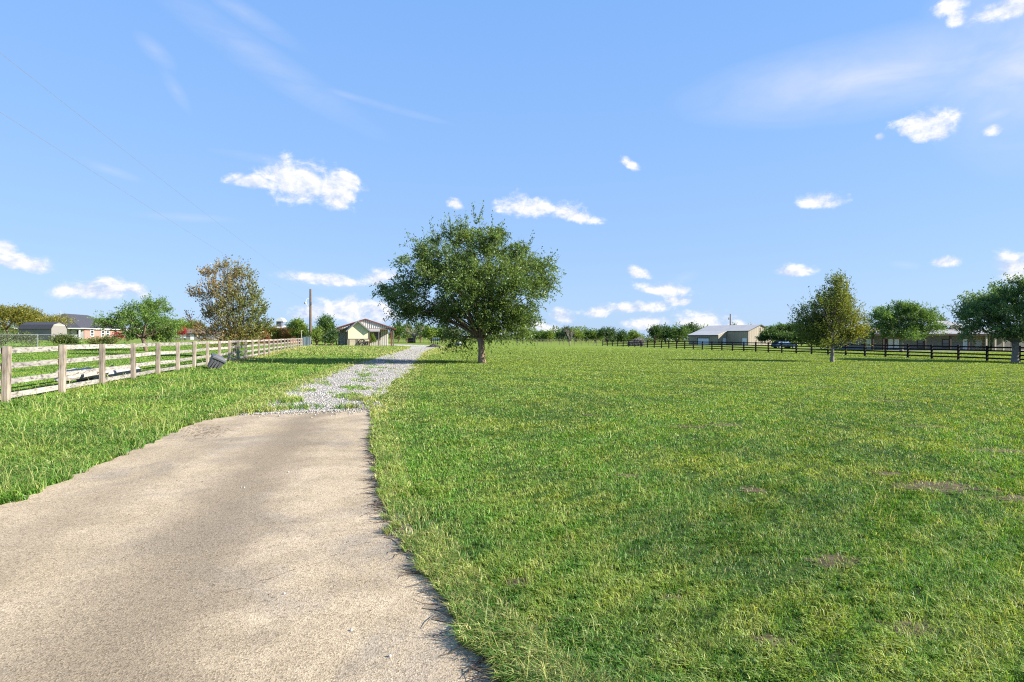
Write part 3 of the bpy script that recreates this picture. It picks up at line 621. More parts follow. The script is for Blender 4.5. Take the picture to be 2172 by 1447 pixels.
def link_fence(name, label, pts, h, cell=.10):
    root = thing(name, label, 'fence', pts[0]); pm = None
    for i, p in enumerate(pts):
        m = MB(); m.tube([(p[0], p[1], p[2] - .3), (p[0], p[1], p[2] + h)], [.035, .035], 6); m.build('post', STEEL, root)
    m = MB(); m.tube([(p[0], p[1], p[2] + h) for p in pts], [.022] * len(pts), 5); m.build('top_rail', STEEL, root)
    m = MB(); uv = []; s_ = 0
    for i in range(len(pts) - 1):
        a, b_ = pts[i], pts[i + 1]; l = math.hypot(b_[0] - a[0], b_[1] - a[1])
        m.add([(a[0], a[1], a[2]), (b_[0], b_[1], b_[2]), (b_[0], b_[1], b_[2] + h), (a[0], a[1], a[2] + h)], [(0, 1, 2, 3)])
        uv += [(s_ / cell, 0), ((s_ + l) / cell, 0), ((s_ + l) / cell, h / cell), (s_ / cell, h / cell)]; s_ += l
    o = m.build('wire_mesh', lk, root); ul = o.data.uv_layers.new(name='uv')
    for i, q in enumerate(uv): ul.data[i].uv = q
cl = [(-57, 56), (-53, 58)] + [(ax(px, d), d) for px, d in ((80, 61), (161, 67), (238, 74), (314, 86), (386, 100), (450, 116), (520, 130))]
link_fence('chain_link_fence', 'grey chain link fence with steel posts before the brick house', [(x, y, gz(x, y)) for x, y in cl], 1.42)

# ------------------------------------------------------------------ buildings
ROOFD = simple('dark_shingle', (.035,.036,.042), (.075,.075,.085), 1.6, .9, (6,6,6), .3)
ROOFB = simple('brown_shingle', (.11,.075,.06), (.17,.12,.10), 2, .9, (5,5,5), .3)
BRICK = brickmat('red_brick', (.24,.085,.06), (.33,.13,.09), (.50,.42,.36))
WHITE = simple('white_trim', (.74,.74,.72), (.66,.66,.64), 3, .6, bmp=0)
TANW = simple('tan_siding', (.205,.19,.172), (.175,.16,.148), 2, .8, (1,1,6), .1)
DARKIN = simple('dark_opening', (.02,.02,.022), (.03,.03,.032), 3, .6, bmp=0)
BLIND = simple('window_blind', (.55,.60,.66), (.48,.53,.60), 2, .3, (1,1,10), .05, 0, .6)
def window(root, x0, x1, y, z0, z1, fr=WHITE, t=.07, mull=True, name='window', face='y', dep=.06):
    """a framed window lying in the plane y (facing -y), or in the plane x (facing +x) for face='x'"""
    m = MB(); g = MB()
    def bx_(mm, a0, a1, p0, p1, c0, c1):
        if face == 'y': mm.box(a0, a1, y + p0, y + p1, c0, c1)
        else: mm.box(y - p1, y - p0, a0, a1, c0, c1)
    bx_(m, x0, x1, -dep, .02, z1 - t, z1); bx_(m, x0, x1, -dep, .02, z0, z0 + t); bx_(m, x0, x0 + t, -dep, .02, z0 + t, z1 - t); bx_(m, x1 - t, x1, -dep, .02, z0 + t, z1 - t)
    if mull: bx_(m, x0 + t, x1 - t, -dep * .7, .0, (z0 + z1) / 2 - t * .3, (z0 + z1) / 2 + t * .3)
    w = m.build(name, fr, root, world=False); bx_(g, x0 + t, x1 - t, -dep * .4, -.003, z0 + t, z1 - t); g.build('pane', BLIND if fr is WHITE and face == 'y' else glass_, w, world=False); return w
# brick house far left: local x along the front, y into depth, origin at the near right corner
hx = ax(169, 138); r_ = thing('brick_house', 'red brick house with dark hipped roof and white porch behind the tan shed', 'house', (hx, 138, gz(hx, 138)), rz=R(12))
m = MB(); m.box(-12.8, -3.4, 0, .2, 0, 2.6); m.box(-12.8, -12.6, .2, 24, 0, 2.6); m.box(-3.4, -3.2, 0, 2.4, 0, 2.6); m.box(-12.6, 0, 23.8, 24, 0, 2.6); m.build('wall', WHITE, r_, world=False)
m = MB(); m.box(-3.2, -.2, 2.2, 2.4, 0, 2.6); m.build('porch_wall', simple('pale_grey', (.5,.52,.52)), r_, world=False)
m = MB(); m.box(-.2, 0, 2.2, 23.8, 0, 2.6); m.build('side_wall', BRICK, r_, world=False)
m = MB(); e = .6; x0, x1, y0, y1, zt, zr = -12.8 - e, e, -e, 24 + e, 2.62, 6.35; rx_ = -6.4
m.add([(x0,y0,zt),(x1,y0,zt),(x1,y1,zt),(x0,y1,zt),(rx_,6.4,zr),(rx_,17.6,zr)], [(0,1,4),(1,2,5,4),(2,3,5),(3,0,4,5),(0,3,2,1)]); ro = m.build('roof', ROOFD, r_, world=False)
m = MB(); m.tube([(-6.8,5.6,5.9),(-6.8,5.6,7.0)], [.06,.06], 6); m.build('vent_pipe', STEEL, ro, world=False)
m = MB(); m.box(x0, x1 - .03, y0 - .03, y0 + .0, zt - .2, zt + .02); m.box(x1, x1 + .03, y0, y1, zt - .2, zt + .02); m.build('fascia', WHITE, r_, world=False)
m = MB(); m.box(-.2, .05, -.05, .2, 0, 2.55); m.build('porch_post', WHITE, r_, world=False)
m = MB(); m.box(-1.6, -.75, 2.12, 2.195, 0, 2.05); m.build('door', DARKIN, r_, world=False)
window(r_, -2.9, -1.9, 2.2, .8, 2.1); 
for y_ in (5, 10.5, 13, 18): window(r_, y_, y_ + 1.7, 0, .6, 2.2, face='x', t=.16)
m = MB(); m.box(-3.2, -.3, -.02, .03, .85, .95); m.box(-3.2, -.3, -.02, .03, .12, .2)
for k_ in range(12): m.box(-3.1 + k_ * .24, -3.05 + k_ * .24, -.012, .022, .2, .85)
m.build('porch_rail', WHITE, r_, world=False)
# gambrel shed: local origin at the corner between long side and gable
sxx = ax(109, 108); r_ = thing('garden_shed', 'tan barn shaped shed with dark gambrel roof behind the chain link fence', 'shed', (sxx, 108, gz(sxx, 108)), rz=R(-10))
gw = 3.1; prof = [(0,0),(gw,0),(gw,2.25),(gw*.86,3.0),(gw*.5,3.5),(gw*.14,3.0),(0,2.25)]
m = MB(); v = [(0, y, z) for y, z in prof] + [(-7.4, y, z) for y, z in prof]; n = 7
m.add(v, [tuple(range(n)), tuple(range(13, 6, -1))] + [(i, i + n, (i + 1) % n + n, (i + 1) % n) for i in (0, 1, 6)]); m.build('wall', TANW, r_, world=False)
m = MB(); rp = [(-.15,2.2),(gw*.12,3.06),(gw*.5,3.58),(gw*.88,3.06),(gw+.15,2.2)]
for (a, za), (b2, zb) in zip(rp[:-1], rp[1:]): m.slab([(.12, a, za), (.12, b2, zb), (-7.5, b2, zb), (-7.5, a, za)], .05)
m.build('roof', ROOFD, r_, world=False)
m = MB(); m.box(.0, .02, .4, gw - .4, 2.94, 3.0); m.build('trim_board', WHITE, r_, world=False)
# brown roofed far house
fx = ax(402, 150); r_ = thing('brown_house', 'distant low house with brown hipped roof among trees', 'house', (fx, 150, gz(fx, 150)), rz=R(8))
m = MB(); m.box(-6, 6, 0, 8, 0, 1.7); m.build('wall', TANW, r_, world=False)
m = MB(); m.add([(-6.6,-.6,1.7),(6.6,-.6,1.7),(6.6,8.6,1.7),(-6.6,8.6,1.7),(-1.5,4,3.0),(1.5,4,3.0)], [(0,1,5,4),(1,2,5),(2,3,4,5),(3,0,4),(0,3,2,1)]); m.build('roof', ROOFB, r_, world=False)
for x_ in (-2.2, 2.6): window(r_, x_, x_ + 1.3, 0, .5, 1.5)
m = MB(); m.box(.2, 1.1, -.03, .02, 0, 1.55); m.build('door', WHITE, r_, world=False)
# red outbuilding with the louvred cupola
RUST = simple('rust_red', (.22,.075,.045), (.16,.06,.04), 2, .8, (3,3,.6), .1)
ox = ax(603, 112); r_ = thing('red_outbuilding', 'rust red outbuilding with white roof edge and white capped cupola', 'outbuilding', (ox, 112, gz(ox, 112)))
w2 = 2.4; zb = 1.6 + 22 * 112 / F - gz(ox, 112)
m = MB(); m.box(-5.5, 1.2, 0, 5, 0, zb); m.build('wall', RUST, r_, world=False)
m = MB(); m.slab([(-5.8,-.4,zb),(1.5,-.4,zb - .1),(1.5,5.3,zb + .3),(-5.8,5.3,zb + .45)], .14); ro = m.build('roof', WHITE, r_, world=False)
m = MB(); zc = zb + .15; m.box(-1.9, -.9, .8, 1.8, zc, zc + 1.1); m.build('cupola', simple('slate_louvre', (.07,.075,.09), (.13,.135,.15), 9, .7, (.2,.2,8), .5), ro, world=False)
m = MB(); arc = [(-.75 * math.cos(a_), .72 * math.sin(a_)) for a_ in [math.pi * i / 10 for i in range(11)]]
m.prism([(-1.2 + a_, zc + 1.0 + z_) for a_, z_ in arc], .55, 2.2); m.build('cupola_cap', WHITE, ro, world=False)

# cabin
CD = 100.0; cx = ax(775, CD); cz = gz(cx, CD)
r_ = thing('cabin', 'small metal cabin with red edged roof and cream gabled front', 'cabin', (cx, CD, cz), rz=R(14))
CX = lambda px, d=CD: ax(px, d); CZ = lambda py, d=CD: az_(py, d)
METAL = simple('ribbed_metal', (.62,.59,.53), (.52,.49,.44), 1.2, .5, (1,1,.3), .05, .1)
RIBD = simple('metal_rib', (.16,.15,.15), (.22,.20,.19), 3, .5, bmp=0)
CREAM = simple('cream_siding', (.66,.64,.42), (.62,.60,.39), 1.5, .8, (1,1,30), .25)
STONE = brickmat('tan_stone', (.46,.40,.28), (.36,.30,.21), (.5,.46,.36), .5, .22)
TRIMG = simple('grey_brown_trim', (.16,.125,.10), (.11,.09,.075), 6, .8)
REDT = simple('red_trim', (.17,.05,.04), (.12,.04,.035), 5, .7)
gl, gr, ga = (CX(716), CZ(696.5)), (CX(835), CZ(697)), (CX(775), CZ(677.5))
m = MB(); m.prism([(gl[0], gl[1]), (gr[0], gr[1]), (ga[0], ga[1])], CD, CD + .12); wl = m.build('gable', METAL, r_)
m = MB(); xx = gl[0] + .2
while xx < gr[0] - .2:
    zt = gl[1] + (ga[1] - gl[1]) * ((xx - gl[0]) / (ga[0] - gl[0]) if xx < ga[0] else (gr[0] - xx) / (gr[0] - ga[0])); m.box(xx, xx + .07, CD - .05, CD - .001, gl[1] + .02, max(gl[1] + .05, zt - .04)); xx += .36
m.build('rib', RIBD, wl)
m = MB(); bd = CD + 10
for a_, b2 in ((gl, ga), (gr, ga)):
    s_ = 1 if a_ is gl else -1
    q = [(a_[0] - s_ * .35, CD - .25, a_[1] - .02), (b2[0], CD - .25, b2[1] + .12), (b2[0], bd, b2[1] + .12), (a_[0] - s_ * .35, bd, a_[1] - .02)]
    m.slab(q, .1)
m.build('roof', RUST, r_)
m = MB()
for a_, b2 in ((gl, ga), (gr, ga)):
    s_ = 1 if a_ is gl else -1; m.bar((a_[0] - s_ * .35, CD - .28, a_[1] - .1), (b2[0], CD - .28, b2[1] + .04), .05, .17)
m.build('roof_trim', REDT, r_)
m = MB(); m.box(gl[0], gr[0], CD - .06, CD + .14, gl[1] - .22, gl[1] - .002); m.build('porch_beam', TRIMG, r_)
wy = CD + 2.2; zt = gl[1] - .05
m = MB(); m.box(CX(726, wy), CX(829, wy), wy, wy + .12, cz, zt); m.box(CX(829, wy) - .12, CX(829, wy), wy + .12, bd, cz, zt); m.box(CX(726, wy), CX(726, wy) + .12, wy + .12, bd, cz, zt); wl = m.build('wall', METAL, r_)
m = MB(); xx = CX(727, wy)
while xx < CX(828, wy): m.box(xx, xx + .07, wy - .045, wy - .001, cz, zt - .03); xx += .36
m.build('rib', RIBD, wl)
for px in (716.5, 721.5, 829, 833): m = MB(); x_ = CX(px); m.box(x_ - .11, x_ + .11, CD, CD + .2, cz - .1, gl[1] - .22); m.build('porch_post', REDT if px > 825 and px < 831 else TRIMG, r_)
window(r_, CX(801, wy) - cx, CX(813.5, wy) - cx, wy - CD - .05, CZ(721, wy) - cz, CZ(705, wy) - cz, TRIMG, .13)
dm = MB(); dm.box(CX(779.5, wy), CX(788, wy), wy - .1, wy - .046, cz + .1, CZ(706, wy)); dd = dm.build('door', simple('dark_red_door', (.24,.03,.025), (.18,.025,.02), 3, .5), r_)
m = MB(); m.tube([(CX(787, wy), wy - .16, cz + 1.1), (CX(787, wy), wy - .1, cz + 1.1)], [.04, .04], 6); m.build('handle', STEEL, dd)
# the cream bump-out
bd0 = CD - 1.7; X_ = lambda px: ax(px, bd0); Z_ = lambda py: az_(py, bd0)
x0, x1, xa = X_(734.5), X_(776), X_(754.5); zl, za, zs, zm = Z_(699.5), Z_(682.5), Z_(718.5), Z_(720)
m = MB(); m.add([(x0,bd0,zs),(x1,bd0,zs),(x1,bd0,zl),(xa,bd0,za),(x0,bd0,zl),(x0,CD+2,zs),(x1,CD+2,zs),(x1,CD+2,zl),(xa,CD+2,za),(x0,CD+2,zl)], [(0,1,2,3,4),(1,6,7,2),(0,4,9,5),(2,7,8,3),(3,8,9,4)]); m.build('front_bay', CREAM, r_)
m = MB()
for s_, xe in ((1, x0), (-1, x1)):
    sl_ = (za - zl) / (xa - xe); xo = xe - s_ * .32; m.slab([(xo, bd0 - .46, zl - .32 * sl_ * s_ + .03), (xa, bd0 - .46, za + .16), (xa, CD - .3, za + .16), (xo, CD - .3, zl - .32 * sl_ * s_ + .03)], .12)
m.build('bay_roof', simple('grey_shingle', (.15,.145,.15), (.22,.21,.21), 5, .9), r_)
m = MB()
for s_, xe in ((1, x0), (-1, x1)):
    sl_ = (za - zl) / (xa - xe); xo = xe - s_ * .34; m.bar((xo, bd0 - .49, zl - .34 * sl_ * s_ - .05), (xa, bd0 - .49, za + .09), .05, .2)
m.build('barge_board', simple('grey_fascia', (.20,.20,.21), (.14,.14,.15), 5, .8), r_)
m = MB(); m.box(x0 - .1, x1 + .1, bd0 - .12, CD + 1.9, zm, zs - .002); m.build('ledge', TRIMG, r_)
m = MB(); m.box(x0 - .08, x1 + .14, bd0 - .09, CD + 1.8, cz - .1, zm); m.build('stone_base', STONE, r_)
m = MB()
for px in (737, 751.5, 754.5): m.box(X_(px) - .06, X_(px) + .06, bd0 - .14, bd0 - .091, cz, zm)
m.box(x0 - .07, x0 - .003, bd0 - .05, bd0 + .05, zs, zl); m.box(x1 + .003, x1 + .2, bd0 - .05, bd0 + .15, zs, zl); m.build('corner_board', TRIMG, r_)
m = MB(); m.slab([(X_(778), bd0 - .1, Z_(701.5)), (X_(800), bd0 - .1, Z_(701.5)), (X_(800), CD - .1, Z_(697)), (X_(775), CD - .1, Z_(697))], .16); m.build('entry_roof', simple('pale_metal_roof', (.34,.31,.29)), r_)
m = MB(); m.box(X_(796.5), X_(798.5), bd0, bd0 + .18, cz - .1, Z_(701.5) - .16); m.build('entry_post', TRIMG, r_)
# wheels leaning on the stone base, and the vine
def turned(x, y): a = R(14); return cx + (x - cx) * math.cos(a) - (y - CD) * math.sin(a), CD + (x - cx) * math.sin(a) + (y - CD) * math.cos(a)
def hoop(x, y, z, rad, label, tilt):
    x, y = turned(x, y)
    o = thing('wagon_wheel', label, 'wheel', (x, y, z)); m = MB(); n = 20
    for k_ in range(n): a0, a1 = 6.283 * k_ / n, 6.283 * (k_ + 1) / n; m.bar((rad*math.cos(a0), 0, rad + rad*math.sin(a0)), (rad*math.cos(a1), 0, rad + rad*math.sin(a1)), .08, .09)
    o.rotation_euler = (tilt, 0, R(14)); m.build('rim', BLACKW, o, world=False); m = MB()
    for k_ in range(8): a0 = 6.283 * k_ / 8; m.bar((.05*math.cos(a0), 0, rad + .05*math.sin(a0)), (.95*rad*math.cos(a0), 0, rad + .95*rad*math.sin(a0)), .045, .05)
    m.build('spoke', BLACKW, o, world=False); m = MB(); m.tube([(0,-.08,rad),(0,.08,rad)], [.09,.09], 8); m.build('hub', BLACKW, o, world=False)
hoop(X_(763), bd0 - .55, cz, .60, 'larger dark wheel leaning on the stone base of the cabin', R(-24)); hoop(X_(774), bd0 - .5, cz, .42, 'smaller dark wheel at the corner of the stone base', R(-24))
wild('climbing_shrub', 'tall green vine beside the red cabin door', 790.5, CD + .8, 703, 15, LITE, 260, .13, 120, .02, cat='plant', n=6, limbs=False)
wild('leafy_shrub', 'brown leaved shrub left of the vine at the cabin door', 782, CD - .2, 716, 9, ((.10,.07,.03),(.20,.13,.05)), 120, .12, 121, .02, cat='plant', n=4, limbs=False)

# ------------------------------------------------------------------ barn on the right
BW = simple('barn_metal', (.29,.25,.19), (.25,.215,.165), .6, .55, (1,1,.2), .03, .05); BR = simple('pale_roof_metal', (.56,.51,.45), (.50,.455,.40), .5, .6, (1,1,1), .03, .1)
BT = simple('dark_barn_trim', (.05,.045,.045), (.08,.07,.07), 4, .7, bmp=0)
qx = ax(1587, 160); r_ = thing('metal_barn', 'wide tan metal barn with pale roof beyond the black fence', 'barn', (qx, 160, gz(qx, 160)), rz=R(-60))
LB, WB = 18.4, 10.5; he = 1.6 + 14 * 160 / F - gz(qx, 160); hr = he + 1.75; xs = -7.3   # local: x=0 the gable end, -x along the length, y=0 the front
RIBB = simple('barn_rib', (.24,.21,.17), (.30,.26,.21), 3, .6, bmp=0); ribm = MB(); m = MB()
m.box(xs, 0, 0, .1, 0, he); m.box(-LB, 0, WB - .1, WB, 0, he); m.add([(-LB,0,0),(-LB,WB,0),(-LB,WB,he),(-LB,WB/2,hr),(-LB,0,he)], [(0,1,2,3,4)]); wl = m.build('wall', BW, r_, world=False)
xx = xs + .4
while xx < -.1: ribm.box(xx, xx + .06, -.03, -.001, .05, he - .1); xx += .75
ribm.build('rib', RIBB, wl, world=False); ribm = MB()
m = MB(); m.add([(0,0,0),(0,WB,0),(0,WB,he),(0,WB/2,hr),(0,0,he)], [(0,1,2,3,4)]); ge = m.build('gable_end', BW, r_, world=False)
yy = .5
while yy < WB: zt = he + (hr - he) * (1 - abs(yy - WB/2) / (WB/2)); ribm.box(.001, .03, yy, yy + .06, .05, zt - .1); yy += .8
ribm.build('rib', RIBB, ge, world=False); ribm = MB()
lx, le = 3.6, he - 3.6 * (hr - he) / (WB/2) * .9   # the lean-to in front of the left half
m = MB(); m.box(-LB, xs, -lx, -lx + .1, 0, le); m.add([(xs,-lx+.1,0),(xs,-.001,0),(xs,-.001,he),(xs,-lx+.1,le)], [(0,1,2,3)]); m.add([(-LB,-lx+.1,0),(-LB,0,0),(-LB,0,he),(-LB,-lx+.1,le)], [(0,1,2,3)]); le_ = m.build('lean_to', BW, r_, world=False)
xx = -LB + .4
while xx < xs: ribm.box(xx, xx + .06, -lx - .03, -lx - .001, .05, le - .1); xx += .75
ribm.build('rib', RIBB, le_, world=False)
m = MB(); e = .3; ry = (hr - he) / (WB/2)
m.slab([(-LB-e, -e*.2, he + .06), (e, -e*.2, he + .06), (e, WB/2, hr + .1), (-LB-e, WB/2, hr + .1)], .08); m.slab([(-LB-e, WB+e, he - e*ry + .1), (e, WB+e, he - e*ry + .1), (e, WB/2, hr + .1), (-LB-e, WB/2, hr + .1)], .08)
m.slab([(-LB-e, -lx-e, le - e*ry*.9 + .06), (xs+e*.6, -lx-e, le - e*ry*.9 + .06), (xs+e*.6, -e*.2, he + .058), (-LB-e, -e*.2, he + .058)], .08); m.build('roof', BR, r_, world=False)
m = MB(); m.bar((e+.03, -.1, he - .02), (e+.03, WB/2, hr + .04), .05, .22); m.bar((e+.03, WB+e, he - e*ry), (e+.03, WB/2, hr + .04), .05, .22); m.box(xs, e, -.12, -.05, he - .14, he + .03); m.box(-LB-e, xs+e*.6, -lx-e-.05, -lx-e, le - e*ry - .18, le - e*ry + .04)
m.box(-.02, .06, -.06, .02, 0, he - .1); m.box(xs-.06, xs+.02, -.06, -.002, 0, he - .1); m.box(xs-.06, xs+.03, -lx-.06, -lx+.02, 0, le); m.build('trim', BT, r_, world=False)
PALEB = simple('pale_blue_door', (.62,.66,.70), (.56,.60,.64), 2, .6, (1,1,8), .15)
m = MB(); m.box(-LB+3.6, -LB+7.6, -lx-.05, -lx-.001, .05, 2.05); dr = m.build('roller_door', PALEB, r_, world=False); m = MB(); m.box(-LB+3.3, -LB+7.9, -lx-.09, -lx-.001, 2.06, 2.3); m.box(-LB+3.3, -LB+3.58, -lx-.09, -lx-.001, .05, 2.05); m.build('frame', BT, dr, world=False)
for x_, y_ in ((-1.9, 0), ): m = MB(); m.box(x_, x_ + 1.4, y_ - .06, y_ - .001, 0, 2.1); m.build('door', PALEB, r_, world=False)
m = MB(); m.box(xs + .001, xs + .06, -1.6, -.3, 0, 2.1); m.build('door', PALEB, r_, world=False)
m = MB(); m.box(.001, .05, WB/2 - .25, WB/2 + .25, he - .3, he + .9); m.build('louvre', BT, r_, world=False)
def upole(name, label, px, d, top, rad, hard):
    x = ax(px, d); z = gz(x, d); h = az_(top, d) - z; o = thing(name, label, 'utility pole', (x, d, z)); m = MB()
    m.tube([(0,0,-.5),(0,0,h*.5),(0,0,h)], [rad*1.15, rad, rad*.8], 10); m.build('shaft', POLEW, o, world=False); return o, h
o, h = upole('utility_pole', 'pale wooden pole standing behind the metal barn roof', 1549, 185, 666, .2, False)
m = MB(); m.tube([(-.45,-.1,h-1.9),(-.45,-.1,h-1.2)], [.22,.22], 8); m.build('transformer', STEEL, o, world=False)
o, h = upole('utility_pole', 'tall dark wooden utility pole by the cabin with a small lamp', 658.5, 92, 613.5, .19, True)
m = MB(); m.tube([(0,0,h),(0,0,h+.22)], [.05,.035], 7); m.build('insulator', STEEL, o, world=False)
zz = h - (642 - 613.5) * 92 / F
m = MB(); m.tube([(-.12,-.1,zz+.7),(-.5,-.25,zz+.55),(-.62,-.3,zz+.15),(-.5,-.3,zz-.35),(-.15,-.1,zz-.6)], [.03]*5, 6); lb = m.build('conduit', WHITE, o, world=False)
m = MB(); m.tube([(-.75,-.3,zz+.1),(-.75,-.3,zz-.05),(-.75,-.3,zz-.25)], [.08,.17,.14], 8); m.build('lamp_head', STEEL, o, world=False)
m = MB(); m.box(.1, .3, -.28, -.05, zz - .35, zz + .1); m.build('meter_box', STEEL, o, world=False)
# the two wires running off to the upper left
WIRE = simple('wire', (.20,.23,.28), (.24,.27,.32), 5, .6, bmp=0)
xp = ax(658.5, 92)
for (py0, pya, lab) in ((613.0, 112, 'upper overhead wire slanting down from the upper left to the pole'), (640, 238, 'lower overhead wire slanting down from the upper left to the pole')):
    p0 = Vector((xp + (.0 if py0 < 630 else -.2), 92, az_(py0, 92))); dA = 17.0; pa = Vector((ax(0, dA), dA, az_(pya, dA))); pts = []
    for k_ in range(40):
        t_ = k_ / 39 * 1.45; q = p0.lerp(pa, t_); q.z -= 1.5 * t_ * (1 - t_) * (1 if t_ < 1 else 1); pts.append(q)
    m = MB(); m.tube(pts, [.0085] * 40, 4); o = m.build('overhead_wire', WIRE); tag(o, lab, 'wire', 'wires on the utility pole')

# ------------------------------------------------------------------ ranch house on the right
HD = 105.0; hx0, hx1 = ax(1828, HD), ax(2195, HD); hxc = ax(2000, HD); hzg = gz(hxc, HD)
r_ = thing('ranch_house', 'long low stone ranch house with porch behind the round trees', 'house', (hxc, HD, hzg))
HS = brickmat('grey_stone', (.20,.19,.175), (.13,.125,.12), (.25,.24,.22), .45, .2); HX = lambda px, d=HD: ax(px, d); HZ_ = lambda py, d=HD: az_(py, d)
zw = HZ_(709.5); m = MB(); m.box(hx0, HX(2062), HD, HD + .3, hzg - .4, zw); m.box(hx0, hx0 + .3, HD + .3, HD + 9, hzg - .4, zw); m.box(HX(2125), hx1, HD + 2.2, HD + 2.5, hzg - .4, zw); m.build('wall', HS, r_)
TANS = simple('tan_render', (.52,.44,.34), (.46,.39,.30), 2, .8); m = MB(); m.box(HX(2062), HX(2125), HD + 3.6, HD + 3.9, hzg - .4, zw); m.box(HX(2125) - .3, HX(2125), HD + 2.5, HD + 3.6, hzg - .4, zw); m.build('back_wall', TANS, r_)
RM = simple('ranch_roof_metal', (.36,.335,.31), (.30,.28,.26), 1, .6, (1,.2,1), .03, .1)
ye, zr0 = HD - 2.3, HZ_(708.2, HD - 2.3); m = MB(); m.slab([(hx0 - .6, ye, zr0), (hx1, ye, zr0), (hx1, HD + 5, zr0 + 1.15), (hx0 - .6, HD + 5, zr0 + 1.15)], .10); m.slab([(hx0 - .6, HD + 12, zr0), (hx1, HD + 12, zr0), (hx1, HD + 5, zr0 + 1.15), (hx0 - .6, HD + 5, zr0 + 1.15)], .10); m.build('roof', RM, r_)
m = MB(); m.box(hx0 - .6, hx1, ye - .04, ye, zr0 - .30, zr0 + .02); m.build('fascia', simple('dark_brown', (.045,.03,.025), (.07,.05,.04), 5, .8), r_); DB = bpy.data.materials['dark_brown']
m = MB(); m.box(hx0 - .3, hx1, HD - 2.4, HD - .001, hzg - .4, hzg + .12); m.build('porch_floor', simple('porch_concrete', (.36,.34,.32)), r_)
for px in (1852, 1874, 1963, 2016, 2055, 2092, 2111, 2128, 2146): m = MB(); x_ = HX(px, ye + .3); m.box(x_ - .13, x_ + .13, ye + .2, ye + .46, hzg + .12, zr0 - .3); m.build('porch_post', DB if px < 2060 else TANS, r_)
cd0 = HD + 3.4; cl0, cl1, cz1, cz0 = ax(1994, cd0), ax(2040, cd0), az_(690.5, cd0), zr0 + .9
m = MB(); m.box(cl0, ax(2017, cd0), cd0 + .9, cd0 + 1.1, cz0, cz1); up = m.build('upper_wall', simple('blue_shutter', (.10,.22,.42), (.08,.18,.36), 2, .5), r_)
m = MB(); m.box(ax(2017, cd0), cl1, cd0, cd0 + .25, cz0 - .3, cz1); m.box(cl0 - .2, cl0, cd0 + .3, cd0 + 5, cz0, cz1); m.build('upper_side', TANS, r_)
m = MB(); m.slab([(cl0 - .5, cd0 - .5, cz1 + .05), (cl1 + .4, cd0 - .5, cz1 + .05), (cl1 + .4, cd0 + 4, cz1 + 1.0), (cl0 - .5, cd0 + 4, cz1 + 1.0)], .12); m.build('upper_roof', RM, r_)
for a_, b2, fr in ((1884, 1893, WHITE), (1897, 1906, WHITE), (1945, 1959, DB), (1998, 2014, DB), (1838, 1847, WHITE), (2042, 2054, WHITE)): window(r_, HX(a_) - hxc, HX(b2) - hxc, 0 - .001, .5 if fr is DB else .3, 2.15, fr, .14, name='window')
window(r_, ax(2068, HD+3.6) - hxc, ax(2082, HD+3.6) - hxc, 3.6 - .001, .5, 2.0, WHITE, .1)
m = MB(); m.box(HX(1873), HX(1882), HD - .08, HD - .001, hzg + .12, hzg + 2.2); dr = m.build('door', simple('dark_door', (.05,.02,.02)), r_); m = MB(); m.tube([(HX(1881), HD - .14, hzg + 1.1), (HX(1881), HD - .08, hzg + 1.1)], [.04,.04], 6); m.build('handle', STEEL, dr)

# blue car under the dark tree
kx = ax(1664, 110); kz = gz(kx, 110); r_ = thing('parked_car', 'dark blue car with pale windows parked in the shade behind the black fence', 'car', (kx, 110, kz), rz=R(6))
PAINT = simple('blue_paint', (.022,.05,.10), (.02,.045,.09), 2, .3, bmp=0, spec=.6); TYRE = simple('tyre_rubber', (.015,.015,.016), (.02,.02,.021), 9, .9)
prof = [(-2.2,.35),(2.2,.35),(2.28,.62),(2.15,.88),(1.25,.98),(-2.0,1.0),(-2.25,.85),(-2.28,.5)]; m = MB(); m.prism(prof, -.88, .88); bo = m.build('body', PAINT, r_, world=False); bv = bo.modifiers.new('b', 'BEVEL'); bv.width = .07; bv.segments = 2
m = MB(); v = [(-1.95,-.82,.97),(1.2,-.82,.97),(1.2,.82,.97),(-1.95,.82,.97),(-1.55,-.66,1.45),(.45,-.66,1.45),(.45,.66,1.45),(-1.55,.66,1.45)]; m.add(v, [(4,5,6,7),(0,1,5,4),(1,2,6,5),(2,3,7,6),(3,0,4,7)]); m.build('cabin_roof', PAINT, r_, world=False)
GLS = simple('car_glass', (.35,.50,.70), (.30,.45,.65), 2, .1, bmp=0, spec=.9)  # pale blue base colour paints in the reflections on the car windows
for q in ([(-1.70,-.80,1.02),(-.55,-.80,1.02),(-.55,-.695,1.38),(-1.45,-.695,1.38)], [(-.42,-.80,1.02),(.92,-.80,1.02),(.40,-.695,1.38),(-.42,-.695,1.38)]): m = MB(); m.add([(a_, b2 - .012, c_) for a_, b2, c_ in q] + q, [(0,1,2,3),(4,7,6,5),(0,4,5,1),(1,5,6,2),(2,6,7,3),(3,7,4,0)]); m.build('side_window', GLS, r_, world=False)
for x_ in (-1.4, 1.4):
    for s_ in (-1, 1):
        m = MB(); m.tube([(x_, s_*.92, .33), (x_, s_*.70, .33)], [.33, .33], 16); wh = m.build('wheel', TYRE, r_, world=False); m = MB(); m.tube([(x_, s_*.935, .33), (x_, s_*.921, .33)], [.19, .19], 12); m.build('rim', STEEL, wh, world=False)

